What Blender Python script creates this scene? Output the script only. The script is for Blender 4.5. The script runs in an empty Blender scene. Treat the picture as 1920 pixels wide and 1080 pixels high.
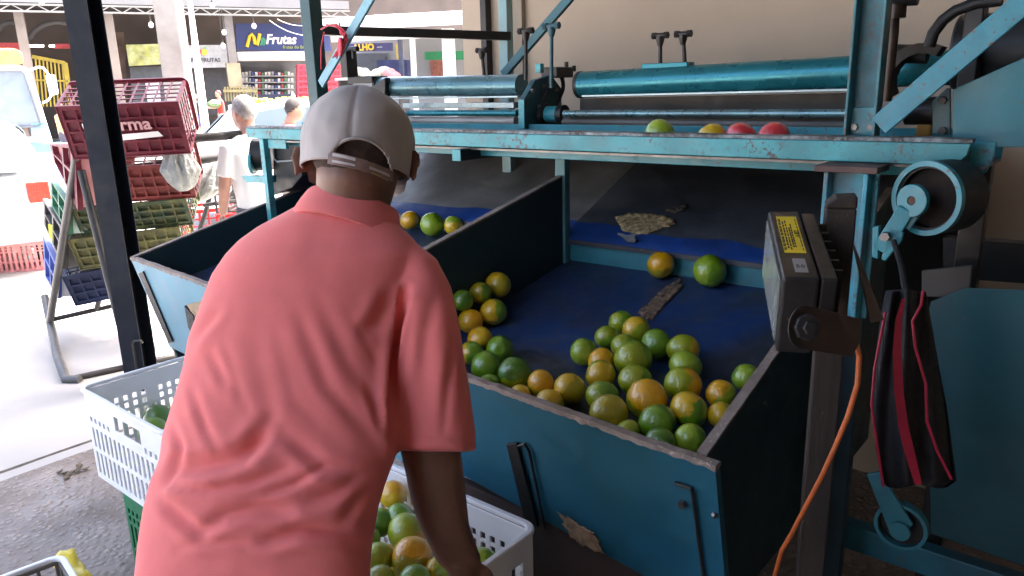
import bpy, bmesh, math, random
import numpy as np
from mathutils import Vector, Matrix, noise
random.seed(7); rng = np.random.default_rng(7)
scene = bpy.context.scene
col = scene.collection
rad = math.radians

# ------------------------------------------------------------------ camera, sky, sun, exposure
FPX = 1420.0; PITCH = rad(14.7); ROLL = rad(1.5); CAMZ = 1.55
CAM = np.array([0, 0, CAMZ])
cf = np.array([0, math.cos(PITCH), -math.sin(PITCH)]); cr0 = np.array([1.0, 0, 0]); cu0 = np.array([0, math.sin(PITCH), math.cos(PITCH)])
cr = math.cos(ROLL)*cr0 - math.sin(ROLL)*cu0; cu = math.cos(ROLL)*cu0 + math.sin(ROLL)*cr0
cam_data = bpy.data.cameras.new('camera'); cam = bpy.data.objects.new('camera', cam_data); col.objects.link(cam)
cam_data.sensor_width = 36; cam_data.lens = 36*FPX/1920; cam_data.clip_start = 0.05; cam_data.clip_end = 500
cam.matrix_world = Matrix(((cr[0], cu[0], -cf[0], 0), (cr[1], cu[1], -cf[1], 0), (cr[2], cu[2], -cf[2], CAMZ), (0, 0, 0, 1)))
scene.camera = cam
SUN_EL, SUN_AZ = 62.0, 68.0          # azimuth from +Y towards +X
world = bpy.data.worlds.new('World'); scene.world = world; world.use_nodes = True
wn = world.node_tree.nodes; wl = world.node_tree.links
sky = wn.new('ShaderNodeTexSky'); sky.sky_type = 'NISHITA'; sky.sun_disc = False
sky.sun_elevation = rad(SUN_EL); sky.sun_rotation = rad(SUN_AZ); sky.air_density = 0.8; sky.dust_density = 8.0; sky.ozone_density = 0.3
wl.new(sky.outputs[0], wn['Background'].inputs[0]); wn['Background'].inputs[1].default_value = 0.15
sun_data = bpy.data.lights.new('sun', 'SUN'); sun_data.energy = 3.2; sun_data.angle = rad(3.0); sun_data.color = (1, .96, .9)
sun = bpy.data.objects.new('sun', sun_data); col.objects.link(sun)
sdir = Vector((math.sin(rad(SUN_AZ))*math.cos(rad(SUN_EL)), math.cos(rad(SUN_AZ))*math.cos(rad(SUN_EL)), math.sin(rad(SUN_EL))))
sun.rotation_euler = sdir.to_track_quat('Z', 'Y').to_euler(); sun.location = sdir*30
scene.view_settings.view_transform = 'Standard'; scene.view_settings.look = 'None'
scene.view_settings.exposure = 3.35; scene.view_settings.gamma = 1
scene.cycles.max_bounces = 8; scene.cycles.diffuse_bounces = 5; scene.cycles.glossy_bounces = 3
scene.cycles.use_denoising = True; scene.cycles.sample_clamp_indirect = 6

# ------------------------------------------------------------------ measuring helpers (pixels of the 1920x1080 photograph -> points of the place)
def ray(x, y): return cf + (x-960)/FPX*cr + (540-y)/FPX*cu
def atd(x, y, d): return CAM + ray(x, y)*d
def atz(x, y, z): r = ray(x, y); return CAM + r*((z-CAMZ)/r[2])
def atY(x, y, Y): r = ray(x, y); return CAM + r*(Y/r[1])
TH = rad(50)
mu = np.array([-math.sin(TH), math.cos(TH), 0]); mv = np.array([math.cos(TH), math.sin(TH), 0]); mz = np.array([0, 0, 1.0])
def W(u, v, z): return mu*u + mv*v + mz*z          # machine coordinates: u along the machine to its far end, v across it, z up
def Mc(p): p = np.asarray(p); return np.array([p@mu, p@mv, p[2]])
def atv(x, y, v): r = ray(x, y); return CAM + r*(v/(r@mv))
def atu(x, y, u): r = ray(x, y); return CAM + r*(u/(r@mu))
def atp(x, y, p0, n): r = ray(x, y); return CAM + r*(((np.asarray(p0)-CAM)@n)/(r@n))
def proj(p):
    q = np.asarray(p, float) - CAM; d = q@cf
    return 960 + FPX*(q@cr)/d, 540 - FPX*(q@cu)/d, d
def nrm(a): a = np.asarray(a, float); return a/np.linalg.norm(a)

# ------------------------------------------------------------------ materials
MATS = {}
def newmat(name):
    m = bpy.data.materials.new(name); m.use_nodes = True; nt = m.node_tree
    return m, nt, nt.nodes, nt.links, nt.nodes['Principled BSDF']
def coords(n, l, kind='Object', scale=1.0):
    t = n.new('ShaderNodeTexCoord'); mp = n.new('ShaderNodeMapping'); l.new(t.outputs[kind], mp.inputs[0])
    s = scale if isinstance(scale, (tuple, list)) else (scale,)*3
    mp.inputs['Scale'].default_value = s
    return mp.outputs[0]
def ntex(n, l, co, scale, detail=6, rough=.6, dist=0.0):
    t = n.new('ShaderNodeTexNoise'); l.new(co, t.inputs['Vector']); t.inputs['Scale'].default_value = scale
    t.inputs['Detail'].default_value = detail; t.inputs['Roughness'].default_value = rough; t.inputs['Distortion'].default_value = dist
    return t.outputs['Fac']
def ramp(n, l, fac, stops):
    r = n.new('ShaderNodeValToRGB'); l.new(fac, r.inputs[0]); e = r.color_ramp.elements
    while len(e) < len(stops): e.new(.5)
    for k, (p, c) in enumerate(stops):
        e[k].position = p; e[k].color = (c, c, c, 1) if isinstance(c, (int, float)) else (*c, 1)
    return r.outputs[0]
def mix(n, l, fac, a, b, mode='MIX'):
    m = n.new('ShaderNodeMix'); m.data_type = 'RGBA'; m.blend_type = mode
    for s, v in ((m.inputs['Factor'], fac), (m.inputs['A'], a), (m.inputs['B'], b)):
        if hasattr(v, 'links'): l.new(v, s)
        elif isinstance(v, (int, float)): s.default_value = v
        else: s.default_value = (*v, 1)
    return m.outputs['Result']
def bump(n, l, b, h, strength=.3, dist=.01):
    bp = n.new('ShaderNodeBump'); bp.inputs['Strength'].default_value = strength; bp.inputs['Distance'].default_value = dist
    l.new(h, bp.inputs['Height']); l.new(bp.outputs[0], b.inputs['Normal'])
def mat(name, c, rough=.6, metal=0.0, var=.12, scale=6, grime=0.0, gcol=(.03, .027, .024), gscale=3, gpos=.55, chips=0.0, ccol=(.16, .09, .06), cscale=45,
        bmp=.15, bscale=80, bdist=.002, stretch=(1, 1, 1), spec=.5, trans=0.0, emit=None, coat=0.0):
    """painted / worn surface: base colour with slow variation, grime patches, chips showing another colour, fine relief"""
    if name in MATS: return MATS[name]
    m, nt, n, l, b = newmat(name); co = coords(n, l, 'Object', stretch)
    v = ntex(n, l, co, scale, 5)
    dark = tuple(max(0, k*(1-var*1.6)) for k in c); lite = tuple(min(1, k*(1+var)) for k in c)
    cc = mix(n, l, ramp(n, l, v, [(.3, 0), (.7, 1)]), dark, lite)
    rr = None
    if grime > 0:
        g = ramp(n, l, ntex(n, l, co, gscale, 8, .65, .4), [(gpos-.12, 0), (gpos+.15, grime)])
        cc = mix(n, l, g, cc, gcol)
    if chips > 0:
        k = ramp(n, l, ntex(n, l, co, cscale, 4, .7, .2), [(.72-chips*.35, 0), (.74-chips*.35, 1)])
        k2 = ramp(n, l, ntex(n, l, co, cscale*.12, 3), [(.45, 0), (.6, 1)])
        mm = n.new('ShaderNodeMath'); mm.operation = 'MULTIPLY'; l.new(k, mm.inputs[0]); l.new(k2, mm.inputs[1])
        cc = mix(n, l, mm.outputs[0], cc, ccol)
    l.new(cc, b.inputs['Base Color'])
    rv = ramp(n, l, ntex(n, l, co, scale*4, 4), [(.3, max(.02, rough-.1)), (.7, min(1, rough+.12))])
    l.new(rv, b.inputs['Roughness'])
    b.inputs['Metallic'].default_value = metal; b.inputs['Specular IOR Level'].default_value = spec; b.inputs['Coat Weight'].default_value = coat
    if trans: b.inputs['Transmission Weight'].default_value = trans
    if emit: b.inputs['Emission Color'].default_value = (*emit[0], 1); b.inputs['Emission Strength'].default_value = emit[1]
    if bmp: bump(n, l, b, ntex(n, l, co, bscale, 4), bmp, bdist)
    MATS[name] = m; return m

TEAL = mat('teal_paint', (.035, .26, .31), .38, .0, .15, 9, .35, (.04, .05, .05), 5, .6, .35, (.10, .07, .055), 60)
TEAL_WORN = mat('teal_paint_worn', (.065, .35, .38), .45, 0, .2, 7, .3, (.05, .06, .06), 9, .62, .5, (.09, .06, .05), 70)
TEAL_EDGE = mat('worn_edge', (.30, .36, .37), .6, 0, .4, 25, .8, (.035, .03, .03), 40, .5, .7, (.05, .035, .03), 90, bmp=.5, bscale=120)
TEAL_DARK = mat('teal_board', (.012, .13, .22), .5, 0, .25, 3, .6, (.014, .085, .085), 1.6, .52, .15, (.12, .09, .06), 50)
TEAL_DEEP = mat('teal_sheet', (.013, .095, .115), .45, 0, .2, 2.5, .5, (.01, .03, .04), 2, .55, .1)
CHROME_TEAL = mat('teal_roller', (.02, .19, .23), .28, .45, .15, 3, .35, (.02, .07, .08), 2, .58, .15, (.10, .13, .13), 60, bmp=.05)
GREY_ROLL = mat('grey_roller', (.25, .33, .36), .3, .6, .2, 4, .4, (.1, .08, .06), 5, .55)
STEEL = mat('dull_steel', (.22, .21, .20), .4, .75, .2, 8, .5, (.05, .04, .035), 8, .5, .3, (.12, .06, .03), 50)
DARK_STEEL = mat('greasy_dark_steel', (.035, .033, .032), .42, .5, .3, 9, .4, (.06, .045, .035), 8, .6)
BLACK = mat('black_rubber', (.014, .014, .015), .55, 0, .3, 6, .2, (.04, .036, .03), 4, .6)
NAVY = mat('dark_navy_paint', (.007, .010, .017), .7, 0, .2, 3, .3, (.012, .010, .009), 4, .55, .06, (.04, .03, .025), 40, spec=.2)
PANEL_DARK = mat('dark_divider_board', (.014, .044, .058), .62, 0, .3, 3, .4, (.02, .018, .016), 3, .55, .12, (.06, .05, .04), 30)
PANEL_EDGE = mat('raw_board_edge', (.30, .24, .20), .75, 0, .25, 20, .5, (.12, .09, .075), 14, .5, .4, (.42, .36, .30), 120, bmp=.6, bscale=160, bdist=.003)
BRONZE_WOOD = mat('dark_timber', (.032, .021, .015), .65, 0, .4, 5, .5, (.02, .014, .011), 6, .5, .2, (.14, .10, .06), 40, bmp=.4, bscale=40, stretch=(8, 8, .8))
RUST = mat('rust', (.13, .06, .035), .8, 0, .4, 20, .5, (.04, .025, .02), 12)
RED_ROPE = mat('red_plastic_rope', (.62, .03, .06), .45, 0, .2, 30)
WALLM = mat('beige_plaster', (.50, .40, .30), .85, 0, .07, 1.2, .18, (.33, .25, .18), 1.1, .55, 0, bmp=.2, bscale=60)
CONCRETE = mat('pale_concrete', (.36, .345, .33), .85, 0, .12, .9, .35, (.28, .26, .24), .8, .55, 0, bmp=.3, bscale=40, bdist=.004)
ROOFM = mat('roof_sheet', (.22, .22, .22), .7, .2, .15, 2)

# ------------------------------------------------------------------ mesh builder
class MB:
    def __init__(s): s.v = []; s.f = []
    def add(s, vs, fs):
        o = len(s.v); s.v += [tuple(map(float, p)) for p in vs]; s.f += [tuple(i+o for i in f) for f in fs]; return s
    def hexa(s, a):        # 8 corners: bottom ring 0-3, top ring 4-7
        return s.add(a, [(3, 2, 1, 0), (4, 5, 6, 7), (0, 1, 5, 4), (1, 2, 6, 5), (2, 3, 7, 6), (3, 0, 4, 7)])
    def box(s, c, sx, sy, sz, ax=(1, 0, 0), ay=(0, 1, 0), az=(0, 0, 1)):
        c = np.asarray(c, float); ax = np.asarray(ax)*sx/2; ay = np.asarray(ay)*sy/2; az = np.asarray(az)*sz/2
        return s.hexa([c-ax-ay-az, c+ax-ay-az, c+ax+ay-az, c-ax+ay-az, c-ax-ay+az, c+ax-ay+az, c+ax+ay+az, c-ax+ay+az])
    def mbox(s, u0, u1, v0, v1, z0, z1):     # box in machine coordinates
        return s.hexa([W(u1, v0, z0), W(u0, v0, z0), W(u0, v1, z0), W(u1, v1, z0), W(u1, v0, z1), W(u0, v0, z1), W(u0, v1, z1), W(u1, v1, z1)])
    def wbox(s, x0, x1, y0, y1, z0, z1):
        return s.hexa([(x0, y0, z0), (x1, y0, z0), (x1, y1, z0), (x0, y1, z0), (x0, y0, z1), (x1, y0, z1), (x1, y1, z1), (x0, y1, z1)])
    def prism(s, pts, n):            # polygon (list of 3D points) pushed along vector n
        k = len(pts); pts = [np.asarray(p, float) for p in pts]; n = np.asarray(n, float)
        top = [p+n for p in pts]
        return s.add(pts+top, [tuple(range(k-1, -1, -1)), tuple(range(k, 2*k))] + [(i, (i+1) % k, k+(i+1) % k, k+i) for i in range(k)])
    def bar(s, a, b, w, h, up=(0, 0, 1)):    # straight bar, width across, height along up
        a = np.asarray(a, float); b = np.asarray(b, float); d = nrm(b-a); r = np.cross(d, up); r = nrm(r); q = nrm(np.cross(r, d))
        r = r*w/2; q = q*h/2
        return s.hexa([a-r-q, a+r-q, b+r-q, b-r-q, a-r+q, a+r+q, b+r+q, b-r+q])
    def tube(s, pts, r, n=10, cap=True):
        pts = [np.asarray(p, float) for p in pts]; k = len(pts); rs = [r]*k if np.isscalar(r) else r
        tang = [nrm(pts[min(i+1, k-1)]-pts[max(i-1, 0)]) for i in range(k)]
        ref = np.array([0, 0, 1.0]) if abs(tang[0][2]) < .9 else np.array([1.0, 0, 0])
        x = nrm(np.cross(tang[0], ref)); vs = []
        for i in range(k):
            x = x - tang[i]*(x@tang[i]); x = nrm(x); y = np.cross(tang[i], x)
            vs += [pts[i]+rs[i]*(math.cos(a)*x+math.sin(a)*y) for a in np.linspace(0, 2*math.pi, n, endpoint=False)]
        fs = [(i*n+j, i*n+(j+1) % n, (i+1)*n+(j+1) % n, (i+1)*n+j) for i in range(k-1) for j in range(n)]
        if cap: fs += [tuple(range(n-1, -1, -1)), tuple((k-1)*n+j for j in range(n))]
        return s.add(vs, fs)
    def ring(s, c, axis, r0, r1, t, n=32):   # washer: inner r0, outer r1, thickness t along axis
        c = np.asarray(c, float); axis = nrm(axis); ref = np.array([0, 0, 1.0]) if abs(axis[2]) < .9 else np.array([1.0, 0, 0])
        x = nrm(np.cross(axis, ref)); y = np.cross(axis, x); vs = []
        for i in range(n):
            a = 2*math.pi*i/n; d = math.cos(a)*x+math.sin(a)*y
            vs += [c+d*r0-axis*t/2, c+d*r1-axis*t/2, c+d*r1+axis*t/2, c+d*r0+axis*t/2]
        fs = []
        for i in range(n):
            j = (i+1) % n
            for q in range(4): fs.append((i*4+q, i*4+(q+1) % 4, j*4+(q+1) % 4, j*4+q))
        return s.add(vs, fs)
    def loft(s, rings, cap=True, closed=True):
        k = len(rings); n = len(rings[0]); vs = [p for r in rings for p in r]
        m = n if closed else n-1
        fs = [(i*n+j, i*n+(j+1) % n, (i+1)*n+(j+1) % n, (i+1)*n+j) for i in range(k-1) for j in range(m)]
        if cap: fs += [tuple(range(n-1, -1, -1)), tuple((k-1)*n+j for j in range(n))]
        return s.add(vs, fs)
BASE = {}
def link(o, parent=None):
    col.objects.link(o)
    if parent is not None: o.parent = parent
    return o
def obj(name, mb, m, parent=None, smooth=False, bevel=0.0, seg=2, origin=None, sub=0, fix=True, crease=40):
    """one mesh object; vertices are given in world coordinates"""
    me = bpy.data.meshes.new(name)
    org = np.asarray(origin if origin is not None else (0, 0, 0), float)
    base = BASE.get(parent.name, np.zeros(3)) if parent is not None else np.zeros(3)
    vs = np.array(mb.v, float) - base - org
    me.from_pydata([tuple(p) for p in vs], [], mb.f); me.update()
    if fix:
        bm = bmesh.new(); bm.from_mesh(me); bmesh.ops.recalc_face_normals(bm, faces=bm.faces); bm.to_mesh(me); bm.free()
    if m is not None:
        for mm in (m if isinstance(m, (list, tuple)) else [m]): me.materials.append(mm)
    o = bpy.data.objects.new(name, me); link(o, parent); o.location = tuple(org)
    BASE[o.name] = base + org
    if smooth:
        me.polygons.foreach_set('use_smooth', [True]*len(me.polygons))
        if smooth == 'auto': me.set_sharp_from_angle(angle=rad(crease))
    if bevel:
        bv = o.modifiers.new('bevel', 'BEVEL'); bv.width = bevel; bv.segments = seg; bv.limit_method = 'ANGLE'; bv.angle_limit = rad(35); bv.harden_normals = False
    if sub:
        sm = o.modifiers.new('sub', 'SUBSURF'); sm.levels = sub; sm.render_levels = sub
    return o
def tag(o, label=None, cat=None, group=None, kind=None):
    if label: o['label'] = label
    if cat: o['category'] = cat
    if group: o['group'] = group
    if kind: o['kind'] = kind
    return o
def thing(name, label, cat, loc=(0, 0, 0), group=None):
    o = bpy.data.objects.new(name, None); o.empty_display_size = .1; link(o); o.location = tuple(map(float, loc)); BASE[o.name] = np.asarray(loc, float)
    return tag(o, label, cat, group)
def copy_tree(o, parent=None):
    c = o.copy(); col.objects.link(c); c.parent = parent
    for ch in list(o.children): copy_tree(ch, c)
    return c
def text_part(name, body, p, right, up, size, m, parent, shear=0.0, bold=0.0, width=1.0, extrude=.002):
    """flat lettering as a mesh: baseline centre at p"""
    cu_ = bpy.data.curves.new(name, 'FONT'); cu_.body = body; cu_.size = size; cu_.align_x = 'CENTER'; cu_.shear = shear; cu_.offset = bold; cu_.extrude = extrude; cu_.resolution_u = 3
    t = bpy.data.objects.new('tmp', cu_); col.objects.link(t); dg = bpy.context.evaluated_depsgraph_get()
    me = bpy.data.meshes.new_from_object(t.evaluated_get(dg)); bpy.data.objects.remove(t); me.name = name
    r = nrm(right); u_ = nrm(np.asarray(up) - r*(np.asarray(up)@r)); f_ = np.cross(r, u_)
    base = BASE.get(parent.name, np.zeros(3)) if parent is not None else np.zeros(3)
    p = np.asarray(p, float) - base
    for vv in me.vertices:
        q = vv.co; vv.co = tuple(p + r*q.x*width + u_*q.y + f_*q.z)
    me.materials.append(m); o = bpy.data.objects.new(name, me); link(o, parent); BASE[o.name] = base
    return o
# ------------------------------------------------------------------ the setting: ground, paving, shed
g = MB(); g.add([(-300, -60, 0), (300, -60, 0), (300, 420, 0), (-300, 420, 0)], [(0, 1, 2, 3)])
tag(obj('ground', g, CONCRETE, fix=False), kind='structure')
def aggregate():
    m, nt, n, l, b = newmat('exposed_aggregate'); co = coords(n, l, 'Object', 1)
    vo = n.new('ShaderNodeTexVoronoi'); l.new(co, vo.inputs['Vector']); vo.inputs['Scale'].default_value = 38
    vo2 = n.new('ShaderNodeTexVoronoi'); l.new(co, vo2.inputs['Vector']); vo2.inputs['Scale'].default_value = 90
    base = mix(n, l, ramp(n, l, ntex(n, l, co, 2.2, 8, .65), [(.3, 0), (.7, 1)]), (.080, .062, .051), (.22, .175, .145))
    peb = mix(n, l, ramp(n, l, vo2.outputs['Color'], [(.2, 0), (.9, 1)]), (.055, .042, .034), (.32, .265, .22))
    k = ramp(n, l, vo.outputs['Distance'], [(.22, .8), (.42, 0)])
    l.new(mix(n, l, k, base, peb), b.inputs['Base Color'])
    l.new(ramp(n, l, ntex(n, l, co, 3, 5), [(.35, .28), (.65, .75)]), b.inputs['Roughness'])
    h = mix(n, l, .5, ramp(n, l, vo.outputs['Distance'], [(0, 1), (.6, 0)]), ntex(n, l, co, 30, 6))
    bump(n, l, b, h, .8, .012); return m
LA = atz(0, 905, 0); LB = atz(170, 846, 0); ld = nrm(LB-LA); ln = np.array([ld[1], -ld[0], 0])
seg = [LA+ld*t + np.array([ld[1], -ld[0], 0])*0 for t in (-14,)]
edge = []
for t in np.linspace(-9, 9, 150):
    edge.append(LA + ld*t + np.array([-ld[1], ld[0], 0])*(.03*noise.noise((t*1.7, 0, 0)) + .012*noise.noise((t*9, 3, 0))))
g = MB(); pts = [(p[0], p[1], .004) for p in edge]
far = [(p[0] + ln[0]*14, p[1] + ln[1]*14, .004) for p in edge]
k = len(pts); g.add(pts+far, [(i, k+i, k+i+1, i+1) for i in range(k-1)])
tag(obj('paving', g, aggregate()), kind='structure')
# raised broken lip of the old slab edge, a few centimetres behind the joint
g = MB(); rings = []
off = np.array([-ld[1], ld[0], 0])
for t in np.linspace(-6, 3.2, 120):
    c = LA + ld*t + off*(.10 + .03*noise.noise((t*1.3, 5, 0)))
    w = .012 + .012*abs(noise.noise((t*4, 8, 0)))
    rings.append([c-off*w+mz*.0005, c-off*w*.3+mz*(.004+.004*abs(noise.noise((t*7, 1, 0)))), c+off*w*.4+mz*.003, c+off*w+mz*.0005])
g.loft(rings, cap=False, closed=False)
tag(obj('slab_crack', g, mat('crack_dirt', (.10, .085, .07), .95, 0, .3, 20, bmp=.6, bscale=50)), kind='structure')
# asphalt road in front of the far market hall
ROAD = mat('asphalt', (.12, .115, .11), .85, 0, .2, .6, .3, (.2, .18, .16), .4, .5, 0, bmp=.3, bscale=30)
g = MB(); g.add([(-60, 17, .004), (40, 17, .004), (40, 30, .004), (-60, 30, .004)], [(0, 1, 2, 3)])
tag(obj('road', g, ROAD, fix=False), kind='structure')

VW = 3.05
uW = Mc(atv(868, 70, VW))[0]
shed = thing('packing_shed', 'beige plastered packing shed wall and roof behind the teal sorting machine', 'building', W(0, VW, 0))
w = MB(); w.mbox(-3.2, uW, VW, VW+.2, 0, 3.4); obj('wall', w, WALLM, shed)
w = MB(); w.mbox(-3.4, -3.2, -2.2, VW+.2, 0, 3.4); obj('unseen_end_wall', w, WALLM, shed)  # unseen wall added to keep the right side dark
w = MB(); w.mbox(-3.4, .6, -2.4, -2.2, 0, 3.4); obj('front_wall', w, WALLM, shed)  # unseen wall added behind the camera to block daylight from there
w = MB(); w.mbox(-3.6, 4.6, -.45, VW+.5, 3.4, 3.46); w.mbox(-3.6, .9, -2.5, -.451, 3.4, 3.46); obj('roof', w, ROOFM, shed)  # unseen roof outline; wing cut back to let daylight in from behind left
for i in range(6):
    w = MB(); uu = -2.6+i*1.35; w.mbox(uu, uu+.08, -.4, VW, 3.22, 3.4); obj('rafter', w, DARK_STEEL, shed)
w = MB(); p = Mc(atv(910, 60, VW-.03)); w.mbox(p[0]-.018, p[0]+.018, VW-.045, VW-.003, 0, 3.2); obj('wall_post', w, DARK_STEEL, shed)
w = MB(); p = Mc(atv(973, 60, VW-.01)); w.mbox(p[0]-.035, p[0]+.035, VW-.03, VW-.003, 0, 3.2); obj('post_shadow_strip', w, mat('shadowed_beige', (.30, .25, .19), .8), shed)  # shadow of the rear upright on the wall, built as a darker strip

# ------------------------------------------------------------------ sorting machine
mach = thing('sorting_machine', 'teal painted roller fruit grading machine with sloping bins below its long table beam', 'machine', W(1.7, 1.9, 0))
def part(name, mb, m, **k): return obj(name, mb, m, mach, **k)
VB = 1.825
# table
b = MB(); poly = [(3.0, 1.417), (3.0, 1.376), (.335, 1.371), (.305, 1.377), (.29, 1.393), (.285, 1.417)]
b.prism([W(u, VB, z) for u, z in poly], mv*.02); part('table_beam', b, TEAL_WORN, bevel=.002)
b = MB()
for i in range(60):        # worn, slightly wavy upper lip
    pass
us = np.linspace(.283, 3.0, 90); rings = []
for u in us:
    dz = .0025*noise.noise((u*9, 0, 2)); dv = .002*noise.noise((u*14, 4, 0))
    rings.append([W(u, VB+.003+dv, 1.418), W(u, VB+.003+dv, 1.426+dz), W(u, VB+.035, 1.428+dz), W(u, VB+.035, 1.418)])
b.loft(rings); part('table_lip', b, TEAL_EDGE, smooth='auto')
b = MB(); poly = [(2.98, 1.4165), (2.98, 1.34), (.30, 1.338), (.262, 1.352), (.25, 1.385), (.25, 1.4165)]
b.prism([W(u, VB+.07, z) for u, z in poly], mv*.012); part('table_rail', b, TEAL, bevel=.002)
b = MB(); b.mbox(.26, 2.99, VB+.022, VB+.069, 1.362, 1.368); b.mbox(.26, 2.99, VB+.083, 2.07, 1.362, 1.368); part('table_top', b, STEEL)
b = MB(); b.mbox(.26, 2.95, 2.075, 2.087, 1.36, 1.433); part('rear_rail', b, TEAL, bevel=.002)
# rollers and bars
def roller(name, a, c, r, m, n=28, ends=True):
    b = MB(); b.tube([a, c], r, n); o = part(name, b, m, smooth='auto')
    return o
VR = 2.22
ra, rb = atv(1092, 159, VR), atv(1835, 124, VR)
roller('drive_roller', ra, rb, .0435, CHROME_TEAL)
rc, rd_ = atv(716, 163, VR), atv(978, 160, VR)
roller('drive_roller', rc, rd_, .039, mat('teal_grey_roller', (.12, .26, .30), .3, .5, .2, 4, .4, (.08, .07, .06), 4, .5))
for a, c in ((ra, rb), (rc, rd_)):
    d = nrm(c-a); b = MB(); b.tube([a-d*.012, a], .045, 24); part('roller_collar', b, BLACK, smooth='auto')
def hbar(name, x0, y0, x1, y1, v, h, depth, m):
    b = MB(); b.bar(atv(x0, y0, v), atv(x1, y1, v), depth, h); return part(name, b, m, bevel=.0015)
hbar('guide_strip', 716, 185, 975, 181, 2.19, .007, .03, mat('bright_strip', (.35, .45, .47), .35, .5))
hbar('guide_strip', 1095, 180, 1640, 167, 2.19, .007, .03, mat('bright_strip', (.35, .45, .47), .35, .5))
hbar('sizing_bar', 760, 198, 968, 197, 2.17, .02, .03, GREY_ROLL)
hbar('sizing_bar', 1090, 197, 1640, 189, 2.30, .046, .02, mat('brown_belt', (.10, .085, .072), .6, 0, .3, 6))
roller('lower_shaft', atv(765, 212, 2.12), atv(970, 212, 2.12), .0115, CHROME_TEAL, 16)
roller('lower_shaft', atv(1058, 213, 2.12), atv(1640, 213, 2.12), .0115, mat('worn_shaft', (.16, .30, .33), .3, .6, .3, 9, .6, (.14, .11, .09), 6, .5), 16)
roller('lower_roller', atv(765, 226, 2.14), atv(968, 227, 2.14), .0165, mat('pale_roller', (.42, .38, .34), .45, .2, .2, 5), 18)
roller('lower_roller', atv(1060, 228, 2.16), atv(1640, 236, 2.16), .025, mat('brown_roller', (.13, .115, .10), .5, .2, .25, 5, .5, (.06, .05, .04), 6), 18)
# middle bearing bracket
ub = Mc(atv(975, 210, 2.03))[0]
out = [(984, 241), (983, 186), (1004, 150), (1034, 140), (1052, 165), (1056, 241)]
b = MB(); b.prism([atu(x, y, ub) for x, y in out], mu*.022); part('bearing_bracket', b, mat('bracket_paint', (.03, .12, .15), .45, 0, .3, 10, .6, (.02, .02, .02), 8, .5, .3), bevel=.002)
b = MB(); e0, e1 = atu(983.5, 187, ub), atu(984.5, 240, ub); e2 = atu(1003, 151, ub)
b.hexa([e1-mv*.004, e1-mv*.0015, e1-mv*.0015+mu*.024, e1-mv*.004+mu*.024, e0-mv*.004, e0-mv*.0015, e0-mv*.0015+mu*.024, e0-mv*.004+mu*.024])
part('bracket_edge', b, TEAL_WORN)
b = MB(); c = atu(1045, 136, ub); b.box(c, .07, .10, .036, mu, mv, mz); part('bearing_block', b, DARK_STEEL, bevel=.004)
b = MB(); c = atu(1012, 128, ub-.03); b.box(c, .022, .02, .03, mu, mv, mz); part('block_plate', b, TEAL_WORN, bevel=.002)
for q in ((1062, 131), (1076, 138)):
    b = MB(); c = atu(q[0], q[1]-4, ub-.02); b.tube([c, c+mz*.02], .008, 6); part('bolt', b, DARK_STEEL)
for q in ((996, 170), (1018, 162), (1040, 168), (1010, 200)):
    b = MB(); c = atu(q[0], q[1], ub); b.tube([c-mu*.012, c+mu*.003], .0075, 6); part('bolt', b, STEEL)
hub = atu(1022, 214, ub-.01)
b = MB(); b.tube([hub+mu*.01, hub-mu*.012], .036, 28); part('belt_pulley', b, DARK_STEEL, smooth='auto', bevel=.003)
b = MB(); b.tube([hub-mu*.012, hub-mu*.062], .028, 24); part('hub', b, TEAL, smooth='auto')
b = MB(); b.tube([hub-mu*.062, hub-mu*.085], .031, 24); part('hub_collar', b, DARK_STEEL, smooth='auto')
# vee belt from the pulley up to the drive roller
def belt_loop(c0, r0, c1, r1, axis, w, t, m, name='belt'):
    ax = nrm(axis); d = np.asarray(c1)-np.asarray(c0); d = d-ax*(d@ax); L = np.linalg.norm(d); d = d/L; s = np.cross(ax, d)
    ph = math.acos((r0-r1)/L); pts = []
    for a in np.linspace(ph, 2*math.pi-ph, 20): pts.append(c0+r0*(math.cos(a)*d+math.sin(a)*s))
    for a in np.linspace(-ph, ph, 20): pts.append(c0+d*L+r1*(math.cos(a)*d+math.sin(a)*s))
    cen = sum(pts)/len(pts); rings = []
    for p in pts:
        rr = nrm(p-cen-ax*((p-cen)@ax)); rings.append([p-ax*w/2, p+ax*w/2, p+ax*w/2+rr*t, p-ax*w/2+rr*t])
    rings.append(rings[0]); b = MB(); b.loft(rings, cap=False); return part(name, b, m, smooth='auto')
belt_loop(hub-mu*.001, .036, ra-nrm(rb-ra)*.004, .041, mu, .014, .006, BLACK)
# adjusting screws with T handles
def tscrew(x, y, ybase, v, m=DARK_STEEL, hw=.03, lean=0.0):
    top = atv(x, y, v); r = top - np.array([0, 0, 0]); bot = atv(x+lean, ybase, v)
    b = MB(); b.tube([bot, top], .0065, 10); o = part('adjusting_screw', b, m, smooth='auto')
    h = MB(); t = top+mz*.004; h.tube([t-mz*.030, t-mz*.012, t], [.008, .013, .014], 12)
    h.tube([t+mz*.003-mu*hw, t+mz*.003+mu*hw], .0085, 10)
    h.tube([t+mz*.003-mu*hw*1.02, t+mz*.003-mu*hw*.55], .0115, 6); h.tube([t+mz*.003+mu*hw*.55, t+mz*.003+mu*hw*1.02], .0115, 6)
    obj('screw_handle', h, m, o, smooth='auto')
    return o
tscrew(986, 62, 150, 2.12); tscrew(1034, 53, 165, 2.05, mat('worn_teal_screw', (.05, .12, .14), .5, .3, .4, 20, .5))
tscrew(1238, 71, 122, 2.26, hw=.027); tscrew(1281, 68, 120, 2.26, hw=.027, lean=3); tscrew(903, 98, 150, 2.26, hw=.024, lean=6)
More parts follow.
